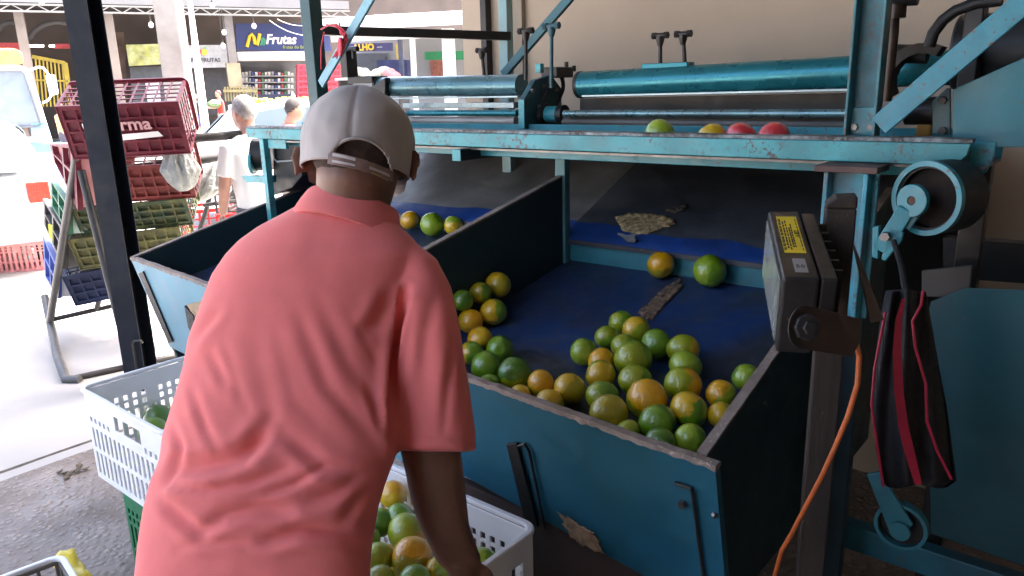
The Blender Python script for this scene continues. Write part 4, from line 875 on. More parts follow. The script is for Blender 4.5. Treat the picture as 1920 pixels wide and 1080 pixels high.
# debris on the paving
dt = atz(137, 886, .004); b = MB()
for k in range(9):
    a = k*.7; c = dt+np.array([math.cos(a)*.03*(k % 3), math.sin(a)*.03*(k % 4-1), .006]); b.prism([c+np.array([.012*math.cos(a+q), .02*math.sin(a+q), .004*math.sin(q*3+k)]) for q in (0, 1.6, 3.1, 4.5)], mz*.004)
o = obj('leaf_litter', b, mat('litter', (.12, .09, .06), .9, 0, .4, 40), None); tag(o, 'small clump of trodden leaf litter on the rough paving', 'litter')
# ------------------------------------------------------------------ people
def remesh(parts, voxel, smooth=6, fac=.5):
    """union of closed volumes as one continuous surface: returns vertices, faces"""
    b = MB()
    for p in parts: b.add(p.v, p.f)
    me = bpy.data.meshes.new('tmp'); me.from_pydata(b.v, [], b.f); me.update()
    bm = bmesh.new(); bm.from_mesh(me); bmesh.ops.triangulate(bm, faces=[f for f in bm.faces if len(f.verts) > 4]); bmesh.ops.recalc_face_normals(bm, faces=bm.faces); bm.to_mesh(me); bm.free()
    t = bpy.data.objects.new('tmp', me); col.objects.link(t)
    r = t.modifiers.new('r', 'REMESH'); r.mode = 'VOXEL'; r.voxel_size = voxel
    if smooth: s = t.modifiers.new('s', 'SMOOTH'); s.factor = fac; s.iterations = smooth
    dg = bpy.context.evaluated_depsgraph_get(); ev = t.evaluated_get(dg); m2 = ev.to_mesh()
    V = np.empty(len(m2.vertices)*3); m2.vertices.foreach_get('co', V); V = V.reshape(-1, 3); Fs = [tuple(p.vertices) for p in m2.polygons]
    N = np.empty(len(m2.vertices)*3); m2.vertices.foreach_get('normal', N); N = N.reshape(-1, 3)
    ev.to_mesh_clear(); bpy.data.objects.remove(t); bpy.data.meshes.remove(me)
    return V, Fs, N
def surf_obj(name, V, Fs, m, parent):
    b = MB(); b.v = [tuple(p) for p in V]; b.f = Fs; return obj(name, b, m, parent, smooth=True, fix=False)
def ell(c, rx, ry, rz, ax=(1, 0, 0), ay=(0, 1, 0), az=(0, 0, 1), nu=20, nv=12):
    c = np.asarray(c, float); ax, ay, az = (np.asarray(q, float) for q in (ax, ay, az)); rings = []
    for i in range(1, nv):
        p = math.pi*i/nv; rings.append([c+az*rz*math.cos(p)+math.sin(p)*(ax*rx*math.cos(a)+ay*ry*math.sin(a)) for a in np.linspace(0, 2*math.pi, nu, endpoint=False)])
    return MB().loft(rings)
def spw(x, p): return math.copysign(abs(x)**p, x)
def slab(rows, n=40, p=.85):
    """rows: (xl,yl,xr,yr,depth,half_depth): lofted volume whose outline in the photograph runs through those pixels"""
    rings = []
    for (xl, yl, xr, yr, d, hb) in rows:
        a, c = atd(xl, yl, d), atd(xr, yr, d); m_ = (a+c)/2; r = (c-a)/2; k = nrm(m_-CAM); rings.append([m_+r*spw(math.cos(t), p)+k*hb*spw(math.sin(t), p) for t in np.linspace(0, 2*math.pi, n, endpoint=False)])
    return MB().loft(rings)
def h_rows(L_): return [(xl, y, xr, y, d, hb) for (y, xl, xr, d, hb) in L_]
def chain(pts, n=16): # (point, radius)
    return MB().tube([p for p, r in pts], [r for p, r in pts], n)
def skin_material(name, c):
    m, nt, n, l, b = newmat(name); co = coords(n, l, 'Object', 1)
    cc = mix(n, l, ramp(n, l, ntex(n, l, co, 14, 6, .6), [(.3, 0), (.7, 1)]), tuple(k*.78 for k in c), tuple(min(1, k*1.12) for k in c))
    l.new(mix(n, l, ramp(n, l, ntex(n, l, co, 90, 3), [(.6, 0), (.72, .35)]), cc, tuple(k*.5 for k in c)), b.inputs['Base Color'])
    b.inputs['Roughness'].default_value = .48; b.inputs['Subsurface Weight'].default_value = .08; b.inputs['Subsurface Radius'].default_value = (.01, .004, .002); b.inputs['Subsurface Scale'].default_value = 1
    bump(n, l, b, ntex(n, l, co, 220, 4), .25, .002); return m
def cloth_material(name, c, wv=900):
    m, nt, n, l, b = newmat(name); co = coords(n, l, 'Object', 1)
    cc = mix(n, l, ramp(n, l, ntex(n, l, co, 7, 6, .6), [(.3, 0), (.7, 1)]), tuple(k*.9 for k in c), tuple(min(1, k*1.05) for k in c))
    l.new(cc, b.inputs['Base Color']); b.inputs['Roughness'].default_value = .88; b.inputs['Sheen Weight'].default_value = .15; b.inputs['Specular IOR Level'].default_value = .2
    bump(n, l, b, mix(n, l, .5, ntex(n, l, co, 420, 2), ntex(n, l, co, 60, 4)), .22, .0015); return m
SKIN = skin_material('brown_skin', (.20, .095, .06))
SHIRT = cloth_material('salmon_pique', (.80, .20, .185))
man = thing('person', 'worker in salmon polo shirt and grey cap bending over the front crate, seen from behind', 'person', (atd(470, 1080, 1.22)[0], atd(470, 1080, 1.22)[1], 0))
fwd = nrm(np.array([-.10, .99, 0])); rgt = nrm(np.array([.99, .10, 0]))
# --- shirt volume
tor = h_rows([(1150, 250, 690, 1.19, .115), (1085, 253, 690, 1.20, .125), (1025, 259, 692, 1.215, .13), (956, 269, 704, 1.23, .135), (905, 281, 724, 1.24, .135), (860, 300, 742, 1.25, .13), (813, 307, 750, 1.262, .128), (737, 334, 744, 1.28, .125),
              (689, 346, 740, 1.29, .122), (635, 353, 742, 1.30, .12), (566, 376, 752, 1.31, .118), (511, 397, 776, 1.318, .112), (477, 421, 790, 1.322, .105), (450, 447, 776, 1.325, .095), (425, 484, 748, 1.325, .085), (402, 530, 724, 1.325, .075), (385, 560, 712, 1.325, .065), (372, 580, 708, 1.33, .06)])
slv = slab(h_rows([(462, 742, 790, 1.32, .05), (485, 728, 820, 1.318, .066), (539, 724, 846, 1.31, .074), (600, 727, 860, 1.30, .076), (682, 730, 873, 1.292, .075), (751, 733, 885, 1.288, .074), (813, 738, 893, 1.285, .074), (846, 740, 893, 1.284, .074)]), 30, .9)
# left sleeve runs forward, hidden by the back
ls0, ls1 = atd(462, 530, 1.33), atd(480, 690, 1.48)
slv2 = chain([(ls0+(ls0-ls1)*.1, .035), (ls0, .062), (ls0*.5+ls1*.5, .070), (ls1, .070)], 20)
V, Fs, N = remesh([slab(tor, 48, .82), slv, slv2], .0058, 7)
P = np.array([proj(p) for p in V]); face = np.clip(-((N*(V-CAM)/np.linalg.norm(V-CAM, axis=1)[:, None]).sum(1)), 0, 1)
def cr8(pts): return [(250+.685*x, 340+.685*y) for x, y in pts]
FOLDS = [  # polyline in the crop of the shirt, half-width px, depth m
 ([(745, 300), (722, 400), (708, 500), (706, 610), (716, 735)], 9, .022), ([(700, 320), (668, 380), (640, 410)], 11, .006),
 ([(575, 330), (640, 450), (700, 545)], 11, .0065), ([(515, 340), (590, 500), (690, 620)], 11, .0075), ([(455, 370), (530, 560), (650, 700)], 12, .008), ([(390, 400), (440, 600), (585, 740)], 12, .008),
 ([(330, 430), (380, 640), (470, 720)], 11, .006), ([(250, 440), (300, 600), (330, 650)], 10, .004), ([(620, 400), (670, 490), (700, 500)], 9, .005),
 ([(48, 835), (130, 790), (260, 765), (390, 690)], 13, .010), ([(50, 825), (200, 845), (330, 820), (420, 785)], 12, .007), ([(60, 850), (110, 905), (190, 965)], 12, .009),
 ([(190, 960), (250, 915), (330, 895), (430, 905)], 11, .007), ([(360, 855), (440, 830), (530, 775)], 11, .007), ([(470, 880), (560, 850), (640, 800)], 11, .006),
 ([(360, 985), (460, 955), (560, 965), (625, 990)], 13, .011), ([(95, 640), (135, 735), (85, 830)], 12, .008), ([(300, 770), (345, 690), (380, 640)], 10, .006), ([(160, 560), (200, 680), (240, 740)], 11, .005),
 ([(150, 450), (230, 350)], 12, .005), ([(830, 300), (800, 420), (790, 600)], 12, .004), ([(880, 420), (860, 560), (850, 690)], 12, .004), ([(760, 340), (750, 420), (740, 520)], 9, .005),
 ([(570, 930), (600, 880), (650, 840)], 10, .006), ([(120, 1000), (260, 985), (340, 1000)], 13, .005), ([(420, 700), (520, 780), (600, 790)], 10, .006), ([(210, 470), (260, 560)], 10, .004), ([(640, 560), (690, 700)], 9, .006)]
disp = np.zeros(len(V))
for k_, (pts, hw_, dep) in enumerate(FOLDS):
    q = np.array(cr8(pts)); best = np.full(len(V), 1e9); sg = np.zeros(len(V)); tt = np.zeros(len(V)); L_ = np.r_[0, np.cumsum(np.linalg.norm(np.diff(q, axis=0), axis=1))]
    for k in range(len(q)-1):
        a, c = q[k], q[k+1]; e = c-a; le = np.linalg.norm(e); t = np.clip(((P[:, :2]-a)@e)/le**2, 0, 1); dv = P[:, :2]-(a+t[:, None]*e); dist = np.linalg.norm(dv, axis=1); s_ = np.sign(e[0]*dv[:, 1]-e[1]*dv[:, 0])
        up_ = dist < best; best = np.where(up_, dist, best); sg = np.where(up_, s_, sg); tt = np.where(up_, (L_[k]+t*le)/L_[-1], tt)
    s_ = best*sg; w_ = hw_*(.9+.35*math.sin(k_*2.3)); dep = dep*((.36+.22*math.sin(k_*1.9+1)) if 2 <= k_ < 9 else 1.35); env = np.sin(np.pi*np.clip(tt*.9+.05, 0, 1))**.6
    disp += env*dep*(-np.exp(-(s_/w_)**2)+.65*np.exp(-((np.abs(s_)-1.9*w_)/(1.1*w_))**2)*np.where(s_ > 0, 1, .55))
E_ = np.array([(f[i], f[(i+1) % len(f)]) for f in Fs for i in range(len(f))]); cnt = np.bincount(E_[:, 0], minlength=len(V))
for _ in range(3): disp = .5*disp+.5*np.bincount(E_[:, 0], weights=disp[E_[:, 1]], minlength=len(V))/np.maximum(cnt, 1)
nz_ = np.array([.0045*noise.noise((p[0]*7, p[1]*7, p[2]*6))+.0014*noise.noise((p[0]*24, p[1]*24, p[2]*13)) for p in V])
hem = np.where((P[:, 0] > 722) & (P[:, 1] > 470), -.0022*np.exp(-((P[:, 1]-(822+.03*(P[:, 0]-740)))/2.6)**2)+.0012*np.exp(-((P[:, 1]-(836+.03*(P[:, 0]-740)))/9)**2), 0)
seam = np.zeros(len(V))
V2 = V+N*((disp*np.clip(face*1.3-.1, 0, 1)+nz_+hem)[:, None])
sh = surf_obj('polo_shirt', V2, Fs, SHIRT, man)
# --- collar
ncen = atd(653, 412, 1.318); up_i = nrm(cu*.96+cr*.20+cf*.28); cx = nrm(cr-up_i*(cr@up_i)); cy = np.cross(up_i, cx)
def collar_ring(r, h, fl, a0=-215, a1=35, n=46): return [ncen+up_i*(h+.003*math.sin(rad(a)*2))+r*(math.cos(rad(a))*cx*1.05+math.sin(rad(a))*cy*fl) for a in np.linspace(a0, a1, n)]
b = MB(); secs = [collar_ring(.096, -.030, .86), collar_ring(.088, .004, .82), collar_ring(.083, .018, .80), collar_ring(.079, .030, .80), collar_ring(.0755, .034, .80), collar_ring(.0735, .030, .80), collar_ring(.073, -.02, .80)]
b.loft([[s_[i] for s_ in secs] for i in range(46)], cap=True, closed=True); obj('collar', b, SHIRT, sh, smooth='auto', sub=1, crease=70)
# --- body: head, neck, arms, hands, trunk and legs in one surface
hc = atd(672, 262, 1.318); hpit = rad(16); hro = rad(8)
hf = nrm(fwd*math.cos(hpit)-mz*math.sin(hpit)); hr_ = nrm(rgt*math.cos(hro)-mz*math.sin(hro)); hr_ = nrm(hr_-hf*(hr_@hf)); hu_ = np.cross(hr_, hf)
def Hd(x, y, z): return hc+hr_*x+hf*y+hu_*z
parts = [ell(Hd(0, .005, -.005), .080, .098, .083, hr_, hf, hu_), ell(Hd(0, .035, -.07), .064, .072, .075, hr_, hf, hu_), ell(Hd(0, .088, -.085), .022, .022, .02, hr_, hf, hu_), ell(Hd(0, .105, -.035), .013, .02, .024, hr_, hf, hu_)]
parts.append(chain([(Hd(.004, -.002, -.02), .072), (Hd(.004, -.008, -.07), .069), (ncen+up_i*.03, .064), (ncen-up_i*.03+cf*.015, .062)], 22))
# ears
for s_, (ex, ey) in ((-1, (568, 304)), (1, (768, 312))):
    ec = atd(ex, ey, 1.325)
    od = nrm(hr_*s_*.80-hf*.60); pts_ = [ec+hu_*.027*math.sin(rad(a))+od*(.007+.012*math.cos(rad(a))*(1.1 if a > 0 else .7)) for a in np.linspace(-80, 190, 22)]
    parts.append(MB().tube(pts_, .0052, 8)); nn_ = nrm(np.cross(od, hu_)); parts.append(ell(ec+od*.003, .012, .026, .0045, od, hu_, nn_, 16, 8)); 
    parts.append(ell(ec-od*.008, .012, .02, .010, od, hu_, nn_, 12, 8))
# right arm (outline follows the photograph) and hand
arm = slab([(745, 500, 822, 500, 1.315, .045), (738, 640, 850, 640, 1.30, .05), (745, 780, 868, 780, 1.29, .05), (750, 847, 865, 847, 1.288, .047), (760, 888, 870, 890, 1.288, .046), (767, 924, 875, 936, 1.292, .046), (784, 984, 880, 984, 1.30, .042), (803, 1020, 894, 1022, 1.31, .036), (822, 1060, 905, 1052, 1.325, .030)], 26, .95)
parts.append(arm)
wr = atd(866, 1060, 1.33); hdn = nrm(atd(905, 1125, 1.36)-wr); hsd = nrm(np.cross(hdn, cf)); hpl = np.cross(hdn, hsd)
def hand(w0, dn, sd, pl, s_):
    out = [ell(w0+dn*.045, .042, .048, .017, sd, dn, pl, 16, 10), chain([(w0-dn*.02, .028), (w0+dn*.02, .027)], 14)]
    for k, (o_, ln) in enumerate(((-.031, .070), (-.011, .080), (.010, .076), (.029, .060))):
        a = w0+dn*.085+sd*o_; c = a+dn*ln*.42-pl*.006*s_; e = c+dn*ln*.30-pl*.020*s_; g_ = e+dn*ln*.12-pl*.022*s_; out.append(chain([(a-dn*.02, .0095), (a, .0095), (c, .009), (e, .0082), (g_, .0065)], 10))
    a = w0+dn*.02-sd*.034; out.append(chain([(a+sd*.012, .012), (a-sd*.018+dn*.024, .0115), (a-sd*.026+dn*.052-pl*.012*s_, .0095), (a-sd*.02+dn*.074-pl*.02*s_, .008)], 10)); return out
parts += hand(wr, hdn, hsd, hpl, 1)
# left arm forward and down behind the back
el = atd(505, 700, 1.49); lw = atd(610, 930, 1.56); parts.append(chain([(ls0, .05), (el, .045), (el*.45+lw*.55, .040), (lw, .028)], 16)); ldn = nrm(lw-el); lsd = nrm(np.cross(ldn, mz)); parts += hand(lw, ldn, lsd, np.cross(ldn, lsd), -1)
# trunk core and legs
hip = atd(470, 1085, 1.20); parts.append(chain([(ncen-up_i*.05+cf*.03, .05), (atd(565, 560, 1.34), .07), (atd(530, 760, 1.30), .075), (hip+mz*.05+cf*.02, .08)], 18))
for s_ in (-1, 1):
    h0 = hip+rgt*.085*s_; kn = np.array([h0[0], h0[1], .47])+fwd*.03+rgt*.02*s_; an = np.array([kn[0], kn[1], .08])-fwd*.04
    parts.append(chain([(h0, .07), (h0*.5+kn*.5, .07), (kn, .056), (kn*.6+an*.4+fwd*-.01, .055), (an, .036)], 16)); parts.append(ell(an+fwd*.07-mz*.045, .04, .12, .033, rgt, fwd, mz, 14, 8))
Vb, Fb, Nb = remesh(parts, .0062, 4)
body = surf_obj('body', Vb, Fb, SKIN, man)
# --- short hair on the back of the head
rings = []
HAIR = mat('cropped_hair', (.075, .05, .04), .85, 0, .4, 60, bmp=.6, bscale=300, bdist=.003)
b = MB()
for z in np.linspace(-.078, .03, 10):
    k = math.sqrt(max(.05, 1-((z-.01)/.108)**2)); ring_ = []
    for a in np.linspace(-165, -15, 30): ring_.append(Hd(.0815*k*math.cos(rad(a))*1.01, .005+.101*k*math.sin(rad(a))-.002, z+.004*noise.noise((a*.05, z*30, 0))))
    rings.append(ring_)
b.loft(rings, cap=False, closed=False); hob = obj('hair', b, HAIR, man, smooth=True); sd = hob.modifiers.new('s', 'SOLIDIFY'); sd.thickness = .004; sd.offset = 1
# --- trousers and shoes
TROU = cloth_material('dark_trousers', (.035, .04, .055)); tp_ = [chain([(hip+mz*.03, .085), (hip-mz*.03, .10), (hip-mz*.10, .11)], 20)]
for s_ in (-1, 1):
    h0 = hip+rgt*.085*s_; kn = np.array([h0[0], h0[1], .47])+fwd*.03+rgt*.02*s_; an = np.array([kn[0], kn[1], .08])-fwd*.04; tp_.append(chain([(h0-mz*.06, .085), (h0*.5+kn*.5, .092), (kn, .075), (an+mz*.02, .068)], 18))
Vt, Ft, Nt = remesh(tp_, .010, 4); surf_obj('trousers', Vt, Ft, TROU, man)
for s_ in (-1, 1):
    h0 = hip+rgt*.085*s_; kn = np.array([h0[0], h0[1], .47])+fwd*.03+rgt*.02*s_; an = np.array([kn[0], kn[1], .08])-fwd*.04
    rings = [[an+fwd*t+rgt*w_*math.cos(a)+mz*((hh*math.sin(a) if math.sin(a) > 0 else .0)-.075) for a in np.linspace(0, 2*math.pi, 16, endpoint=False)] for t, w_, hh in ((-.06, .022, .06), (-.04, .04, .085), (.02, .042, .085), (.08, .046, .06), (.14, .046, .045), (.19, .03, .03))]
    b = MB(); b.loft(rings); obj('shoe', b, BLACK, man, smooth=True)
# --- cap
CAPM = cloth_material('grey_cap_cloth', (.43, .39, .365)); capT = thing('cap', 'grey baseball cap with strap opening on the head of the worker', 'cap', Hd(0, 0, 0))
nth, nph = 120, 40; vs = []; keep = []
rx_, ry_, rz_ = .0935, .114, .091; zlow = -.042
opx, opz, opw, oph = .018, -.057, .047, .036
def cap_pt(a, t, off=0.0):
    # t: 0 top .. 1 rim ; a: 0 right, 90 front, -90 back
    ph = t*math.pi/2*1.30; x, y, z = math.sin(ph)*math.cos(a), math.sin(ph)*math.sin(a), math.cos(ph)
    if ph > math.pi/2: sq = 1-.06*(ph-math.pi/2); x, y = math.cos(a)*sq, math.sin(a)*sq
    bul = 1+.035*math.sin(ph)**2*abs(math.cos(a*3))**.5-.012*math.exp(-((math.sin(3*(a-rad(30))))/.10)**2)*math.sin(ph)
    w_ = .030*noise.noise((x*2.1+3, y*2.1, z*2.1))+.016*noise.noise((x*5, y*5+2, z*5)); r = bul+w_
    return Hd(x*(rx_*r+off), y*(ry_*r+off)+.004, z*(rz_*r+off)*(1 if z > 0 else 1.35))
for i in range(nph+1):
    for j in range(nth): vs.append(cap_pt(2*math.pi*j/nth, (i+.02)/nph))
fs = []
for i in range(nph):
    for j in range(nth):
        c = [i*nth+j, (i+1)*nth+j, (i+1)*nth+(j+1) % nth, i*nth+(j+1) % nth]; q = sum(np.array(vs[k]) for k in c)/4-hc; lx, ly, lz = q@hr_, q@hf, q@hu_
        if ly < 0 and lz > opz-.03 and ((lx-opx)/opw)**2+(max(0, lz-opz)/oph)**2 < 1: continue
        fs.append(tuple(c))
b = MB(); b.add(vs, fs); crown = obj('crown', b, CAPM, capT, smooth=True); sd = crown.modifiers.new('s', 'SOLIDIFY'); sd.thickness = .0025; sd.offset = -1
# opening binding and straps
arc = [Hd(opx+opw*1.0*math.cos(rad(a)), -math.sqrt(max(0, 1-((opx+opw*math.cos(rad(a)))/rx_)**2-((opz+oph*math.sin(rad(a)))/rz_)**2))*ry_*1.045+.002, opz+oph*1.0*math.sin(rad(a))) for a in np.linspace(-5, 185, 30)]
b = MB(); b.tube(arc, .0026, 8); obj('opening_binding', b, CAPM, capT, smooth='auto')
def strap(x0, x1, z0, z1, h, m, name, off=.004):
    rings = []
    for x in np.linspace(x0, x1, 14):
        z = z0+(z1-z0)*(x-x0)/(x1-x0); y = -ry_*1.04*math.sqrt(max(0, 1-(x/rx_)**2-(z/rz_*.6)**2))-off+.006; rings.append([Hd(x, y, z-h/2), Hd(x, y-.002, z-h/2), Hd(x, y-.002, z+h/2), Hd(x, y, z+h/2)])
    b = MB(); b.loft(rings); return obj(name, b, m, capT, smooth='auto')
STRP = mat('strap_tan', (.30, .20, .17), .6, 0, .2, 40); GLINT = mat('strap_glint', (.62, .58, .55), .4, 0, .1, 20)  # pale strips give the strap edges and their highlights as colour
strap(opx-opw-.004, opx+.012, opz+.002, opz-.006, .019, STRP, 'strap'); strap(opx-.006, opx+opw+.004, opz-.004, opz-.012, .017, STRP, 'strap', .008)
strap(opx-opw+.004, opx-.006, opz+.006, opz+.001, .0045, GLINT, 'strap_edge_glint', .0085); strap(opx-opw+.004, opx-.004, opz-.004, opz-.008, .0035, GLINT, 'strap_edge_glint', .0085); strap(opx+.016, opx+opw, opz-.008, opz-.013, .004, GLINT, 'strap_edge_glint', .0125); strap(opx+.020, opx+opw-.002, opz-.015, opz-.020, .003, mat('strap_gold', (.5, .33, .16), .4), 'strap_edge_glint', .0125)
b = MB(); q = cap_pt(0, .0); b.tube([q-hu_*.004, q+hu_*.003, q+hu_*.005], [.008, .0075, .004], 14); obj('button', b, CAPM, capT, smooth='auto')
b = MB(); rings = []
for a in np.linspace(15, 165, 24):
    ca_, sa_ = math.cos(rad(a)), math.sin(rad(a)); inner = np.array([.090*ca_, .110*sa_, -.050]); ext = .075*sa_**1.5
    rings.append([Hd(inner[0], inner[1], inner[2]), Hd(inner[0]*1.01, inner[1]+ext*.5, inner[2]-.006), Hd(inner[0]*.97, inner[1]+ext, inner[2]-.022), Hd(inner[0]*.97, inner[1]+ext, inner[2]-.025), Hd(inner[0]*1.01, inner[1]+ext*.5, inner[2]-.009), Hd(inner[0], inner[1], inner[2]-.003)])
b.loft(rings); obj('brim', b, CAPM, capT, smooth='auto')
# ------------------------------------------------------------------ crate rack beside the column
RACKM = mat('rack_tube', (.11, .105, .10), .45, .4, .2, 8, .3, (.08, .07, .065), 8)
RACKD = mat('rack_tube_dark', (.035, .032, .032), .5, .3, .2, 8)
rack = thing('display_rack', 'grey tubular steel rack holding tilted crates beside the dark column', 'rack', (*atz(180, 700, 0)[:2], 0))
def rbar(pts, w_, m=RACKM, name='tube', r=None):
    q = [atY(*p) if len(p) == 3 else atz(p[0], p[1], .015) for p in pts]; b = MB(); rr = w_/2/FPX*proj(q[0])[2]; b.tube(q, rr, 10); return obj(name, b, m, rack, smooth='auto')
rbar([(146, 276, 4.45), (118, 450, 4.62), (94, 602, 4.80)], 15, name='front_leg'); rbar([(152, 320, 4.47), (200, 510, 4.35), (246, 688, 4.24)], 15, RACKD, 'front_leg')
rbar([(146, 282, 4.45), (152, 274, 4.46), (170, 271, 4.48), (330, 262, 4.72), (480, 250, 4.95), (600, 243, 5.15)], 18, RACKD, 'top_rail')
rbar([(84, 556, 5.0), (95, 610, 4.8), (108, 668, 4.45), (124, 712), (150, 712)], 14, name='foot_bar')
rbar([(128, 712), (246, 686), (345, 664), (420, 645)], 12, RACKD, 'bottom_rail'); rbar([(94, 600, 4.8), (236, 568, 5.0)], 9, RACKD, 'rear_rail')
rbar([(210, 455, 4.95), (181, 582, 4.92)], 10, name='rear_leg'); rbar([(256, 312, 4.9), (230, 400, 4.95), (210, 455, 4.95)], 11, name='rear_leg'); rbar([(330, 340, 5.0), (290, 470, 5.0), (262, 566, 5.05)], 14, name='rear_leg')
rbar([(150, 322, 4.5), (320, 303, 4.75)], 8, RACKD, 'shelf_rail'); rbar([(374, 300, 5.2), (500, 283, 5.4)], 17, RACKD, 'shelf_rail'); rbar([(150, 512, 4.8), (236, 490, 4.95)], 7, name='shelf_rail')
def tilt_crate(label, tl, tr, bl, Y, m, H=.28, lean=.45, style='dense', name='plastic_crate', group='crates on the rack', co=1.4):
    """crate whose long outer wall fills the pixel quad tl-tr-bl at distance Y (bottom nearer by lean)"""
    a, c, e = atY(*tl, Y+lean), atY(*tr, Y+lean*1.0+.12), atY(*bl, Y); ax = nrm(c-a); L = np.linalg.norm(c-a); ayv = e-a; ayv = ayv-ax*(ayv@ax); Hh = np.linalg.norm(ayv); ay = ayv/Hh; az = np.cross(ay, ax); az = az if az@(a-CAM) > 0 else -az
    return crate(name, label, a, ax, ay, az, L, Hh, H, m, style, group, coarse=co)
MAROON = mat('maroon_plastic', (.13, .010, .022), .4, 0, .15, 8, .25, (.20, .06, .07), 9, .6); REDPL = mat('red_plastic', (.17, .02, .015), .45, 0, .3, 9, .4, (.10, .03, .02), 12)
cm = tilt_crate('maroon lattice crate on top of the rack, tilted and seen from below', (102, 200), (334, 190), (135, 300), 4.40, MAROON, .30, -.13)
fa, fc_, fe = atY(102, 200, 4.27), atY(334, 190, 4.39), atY(135, 300, 4.40); fax = nrm(fc_-fa); fay = fe-fa; fay = nrm(fay-fax*(fay@fax)); fn = np.cross(fax, fay); fn = fn if fn@(fa-CAM) < 0 else -fn
def onface(x, y, out=.006): return atp(x, y, fa+fn*out, fn)
for pl in ([(153, 232), (176, 230), (181, 247), (160, 249)], [(160, 254), (180, 252), (182, 262), (164, 263)], [(226, 252), (296, 246), (306, 255), (230, 263)]):
    b = MB(); b.prism([onface(x, y) for x, y in pl], fn*.003); obj('white_plate', b, WHITE_PL, cm)
text_part('crate_lettering', 'irma', onface(252, 243), fax, -fay, .105, mat('pink_letters', (.62, .35, .36), .5), cm, bold=.002)
YG = mat('yellow_green_plastic', (.11, .10, .025), .5, 0, .4, 14, .5, (.05, .07, .03), 9)
tilt_crate('red crate second from the top of the rack behind the bag', (138, 318), (352, 306), (160, 384), 4.60, REDPL, .28, -.10)
tilt_crate('green crate with yellow fruit, third from the top of the rack', (132, 392), (348, 372), (150, 442), 4.66, mat('dark_green_plastic', (.025, .05, .02), .5, 0, .4, 10, .6, (.16, .13, .03), 14, .55), .28, -.08)
tilt_crate('olive crate of yellow fruit just above the navy crate on the rack', (126, 450), (335, 425), (142, 508), 4.7, YG, .26, -.08)
tilt_crate('navy blue crate at the bottom of the rack', (116, 520), (252, 492), (126, 578), 4.75, mat('navy_plastic', (.012, .02, .06), .5, 0, .2, 9), .26, -.06)
# the short ends of those crates, towards the street
def end_crate(label, quad, Y0, Y1, m, panel, name='plastic_crate'):
    t = thing(name, label, 'crate', atY(*quad[3], Y0)); b = MB()
    p = [atY(*quad[0], Y1), atY(*quad[1], Y0), atY(*quad[2], Y0), atY(*quad[3], Y1)]; n_ = nrm(np.cross(p[1]-p[0], p[3]-p[0])); n_ = n_ if n_@(p[0]-CAM) > 0 else -n_
    def bil(s_, t_): return (p[0]*(1-s_)+p[1]*s_)*(1-t_)+(p[3]*(1-s_)+p[2]*s_)*t_
    for (s0, s1, t0, t1) in ((0, 1, 0, .08), (0, 1, .92, 1), (0, .1, .08, .92), (.9, 1, .08, .92), (.1, .9, .47, .53), (.47, .53, .08, .47), (.47, .53, .53, .92)): b.prism([bil(s0, t0), bil(s1, t0), bil(s1, t1), bil(s0, t1)], n_*.03)
    obj('frame', b, m, t); b = MB(); b.prism([bil(.02, .02)+n_*.032, bil(.98, .02)+n_*.032, bil(.98, .98)+n_*.032, bil(.02, .98)+n_*.032], n_*.3); obj('side_panel', b, panel, t); return t
end_crate('maroon crate with pink end panels leaning on the upper left of the rack', [(92, 270), (140, 270), (146, 395), (100, 300)], 4.45, 4.9, MAROON, mat('pink_panel', (.55, .25, .25), .5))
end_crate('green crate end with pale panels leaning on the left of the rack', [(94, 335), (124, 380), (128, 440), (96, 385)], 4.6, 5.0, mat('bottle_green', (.03, .13, .07), .5), mat('pale_green_panel', (.45, .58, .5), .5))
end_crate('dark grey crate end with a yellow label at the left of the rack', [(80, 372), (118, 430), (118, 505), (82, 420)], 4.7, 5.1, mat('charcoal_plastic', (.05, .048, .05), .5), mat('grey_panel', (.18, .17, .16), .6))
o = MB(); o.prism([atY(*q, 4.66) for q in ((90, 420), (98, 422), (98, 452), (92, 446))], np.array([0, .003, 0])); ob = obj('price_label', o, mat('yellow_label', (.75, .70, .08), .5)); tag(ob, 'small yellow paper label on the dark grey crate end', 'label')
end_crate('blue crate end at the lower left of the rack', [(80, 440), (106, 500), (106, 560), (84, 520)], 4.8, 5.2, mat('royal_blue_plastic', (.03, .06, .25), .5), mat('white_panel', (.7, .7, .72), .5))
# second, farther rack with black crate and red crates
r2 = thing('display_rack', 'dark low rack with black crates behind the machine far end', 'rack', (*atY(440, 420, 5.4)[:2], 0))
for pts, w_ in (([(478, 345, 5.3), (440, 440, 5.3), (415, 505, 5.3)], 11), ([(410, 300, 5.6), (385, 400, 5.6), (362, 470, 5.6)], 10), ([(380, 385, 5.5), (480, 372, 5.6)], 8)):
    q = [atY(*p) for p in pts]; b = MB(); b.tube(q, w_/2/FPX*5.4, 8); obj('tube', b, RACKD, r2, smooth='auto')
b = MB(); b.tube([atY(362, 470, 5.6), np.array([*atY(350, 470, 5.7)[:2], 0.0])], .02, 8); b.tube([atY(415, 505, 5.3), np.array([*atY(412, 520, 5.3)[:2], 0.0])], .02, 8); obj('leg', b, RACKD, r2, smooth='auto')
BLK = mat('black_plastic', (.03, .028, .03), .5, 0, .2, 9)
crate('plastic_crate', 'black slotted crate lying on the far rack beside the take-up pulley', atY(416, 300, 5.75), (1, .12, 0), (0, 1, .1), (0, -.1, 1), .40, .5, .10, BLK, 'grid', None, WHITE_PL, coarse=1.6)
crate('plastic_crate', 'dark brown crate below the white bag on the far rack', atY(405, 400, 5.5), (1, .12, .03), (0, 1, 0), (0, 0, 1), .34, .4, .33, mat('brown_black_plastic', (.06, .05, .05), .6, 0, .2, 9), 'grid', None, coarse=1.6)
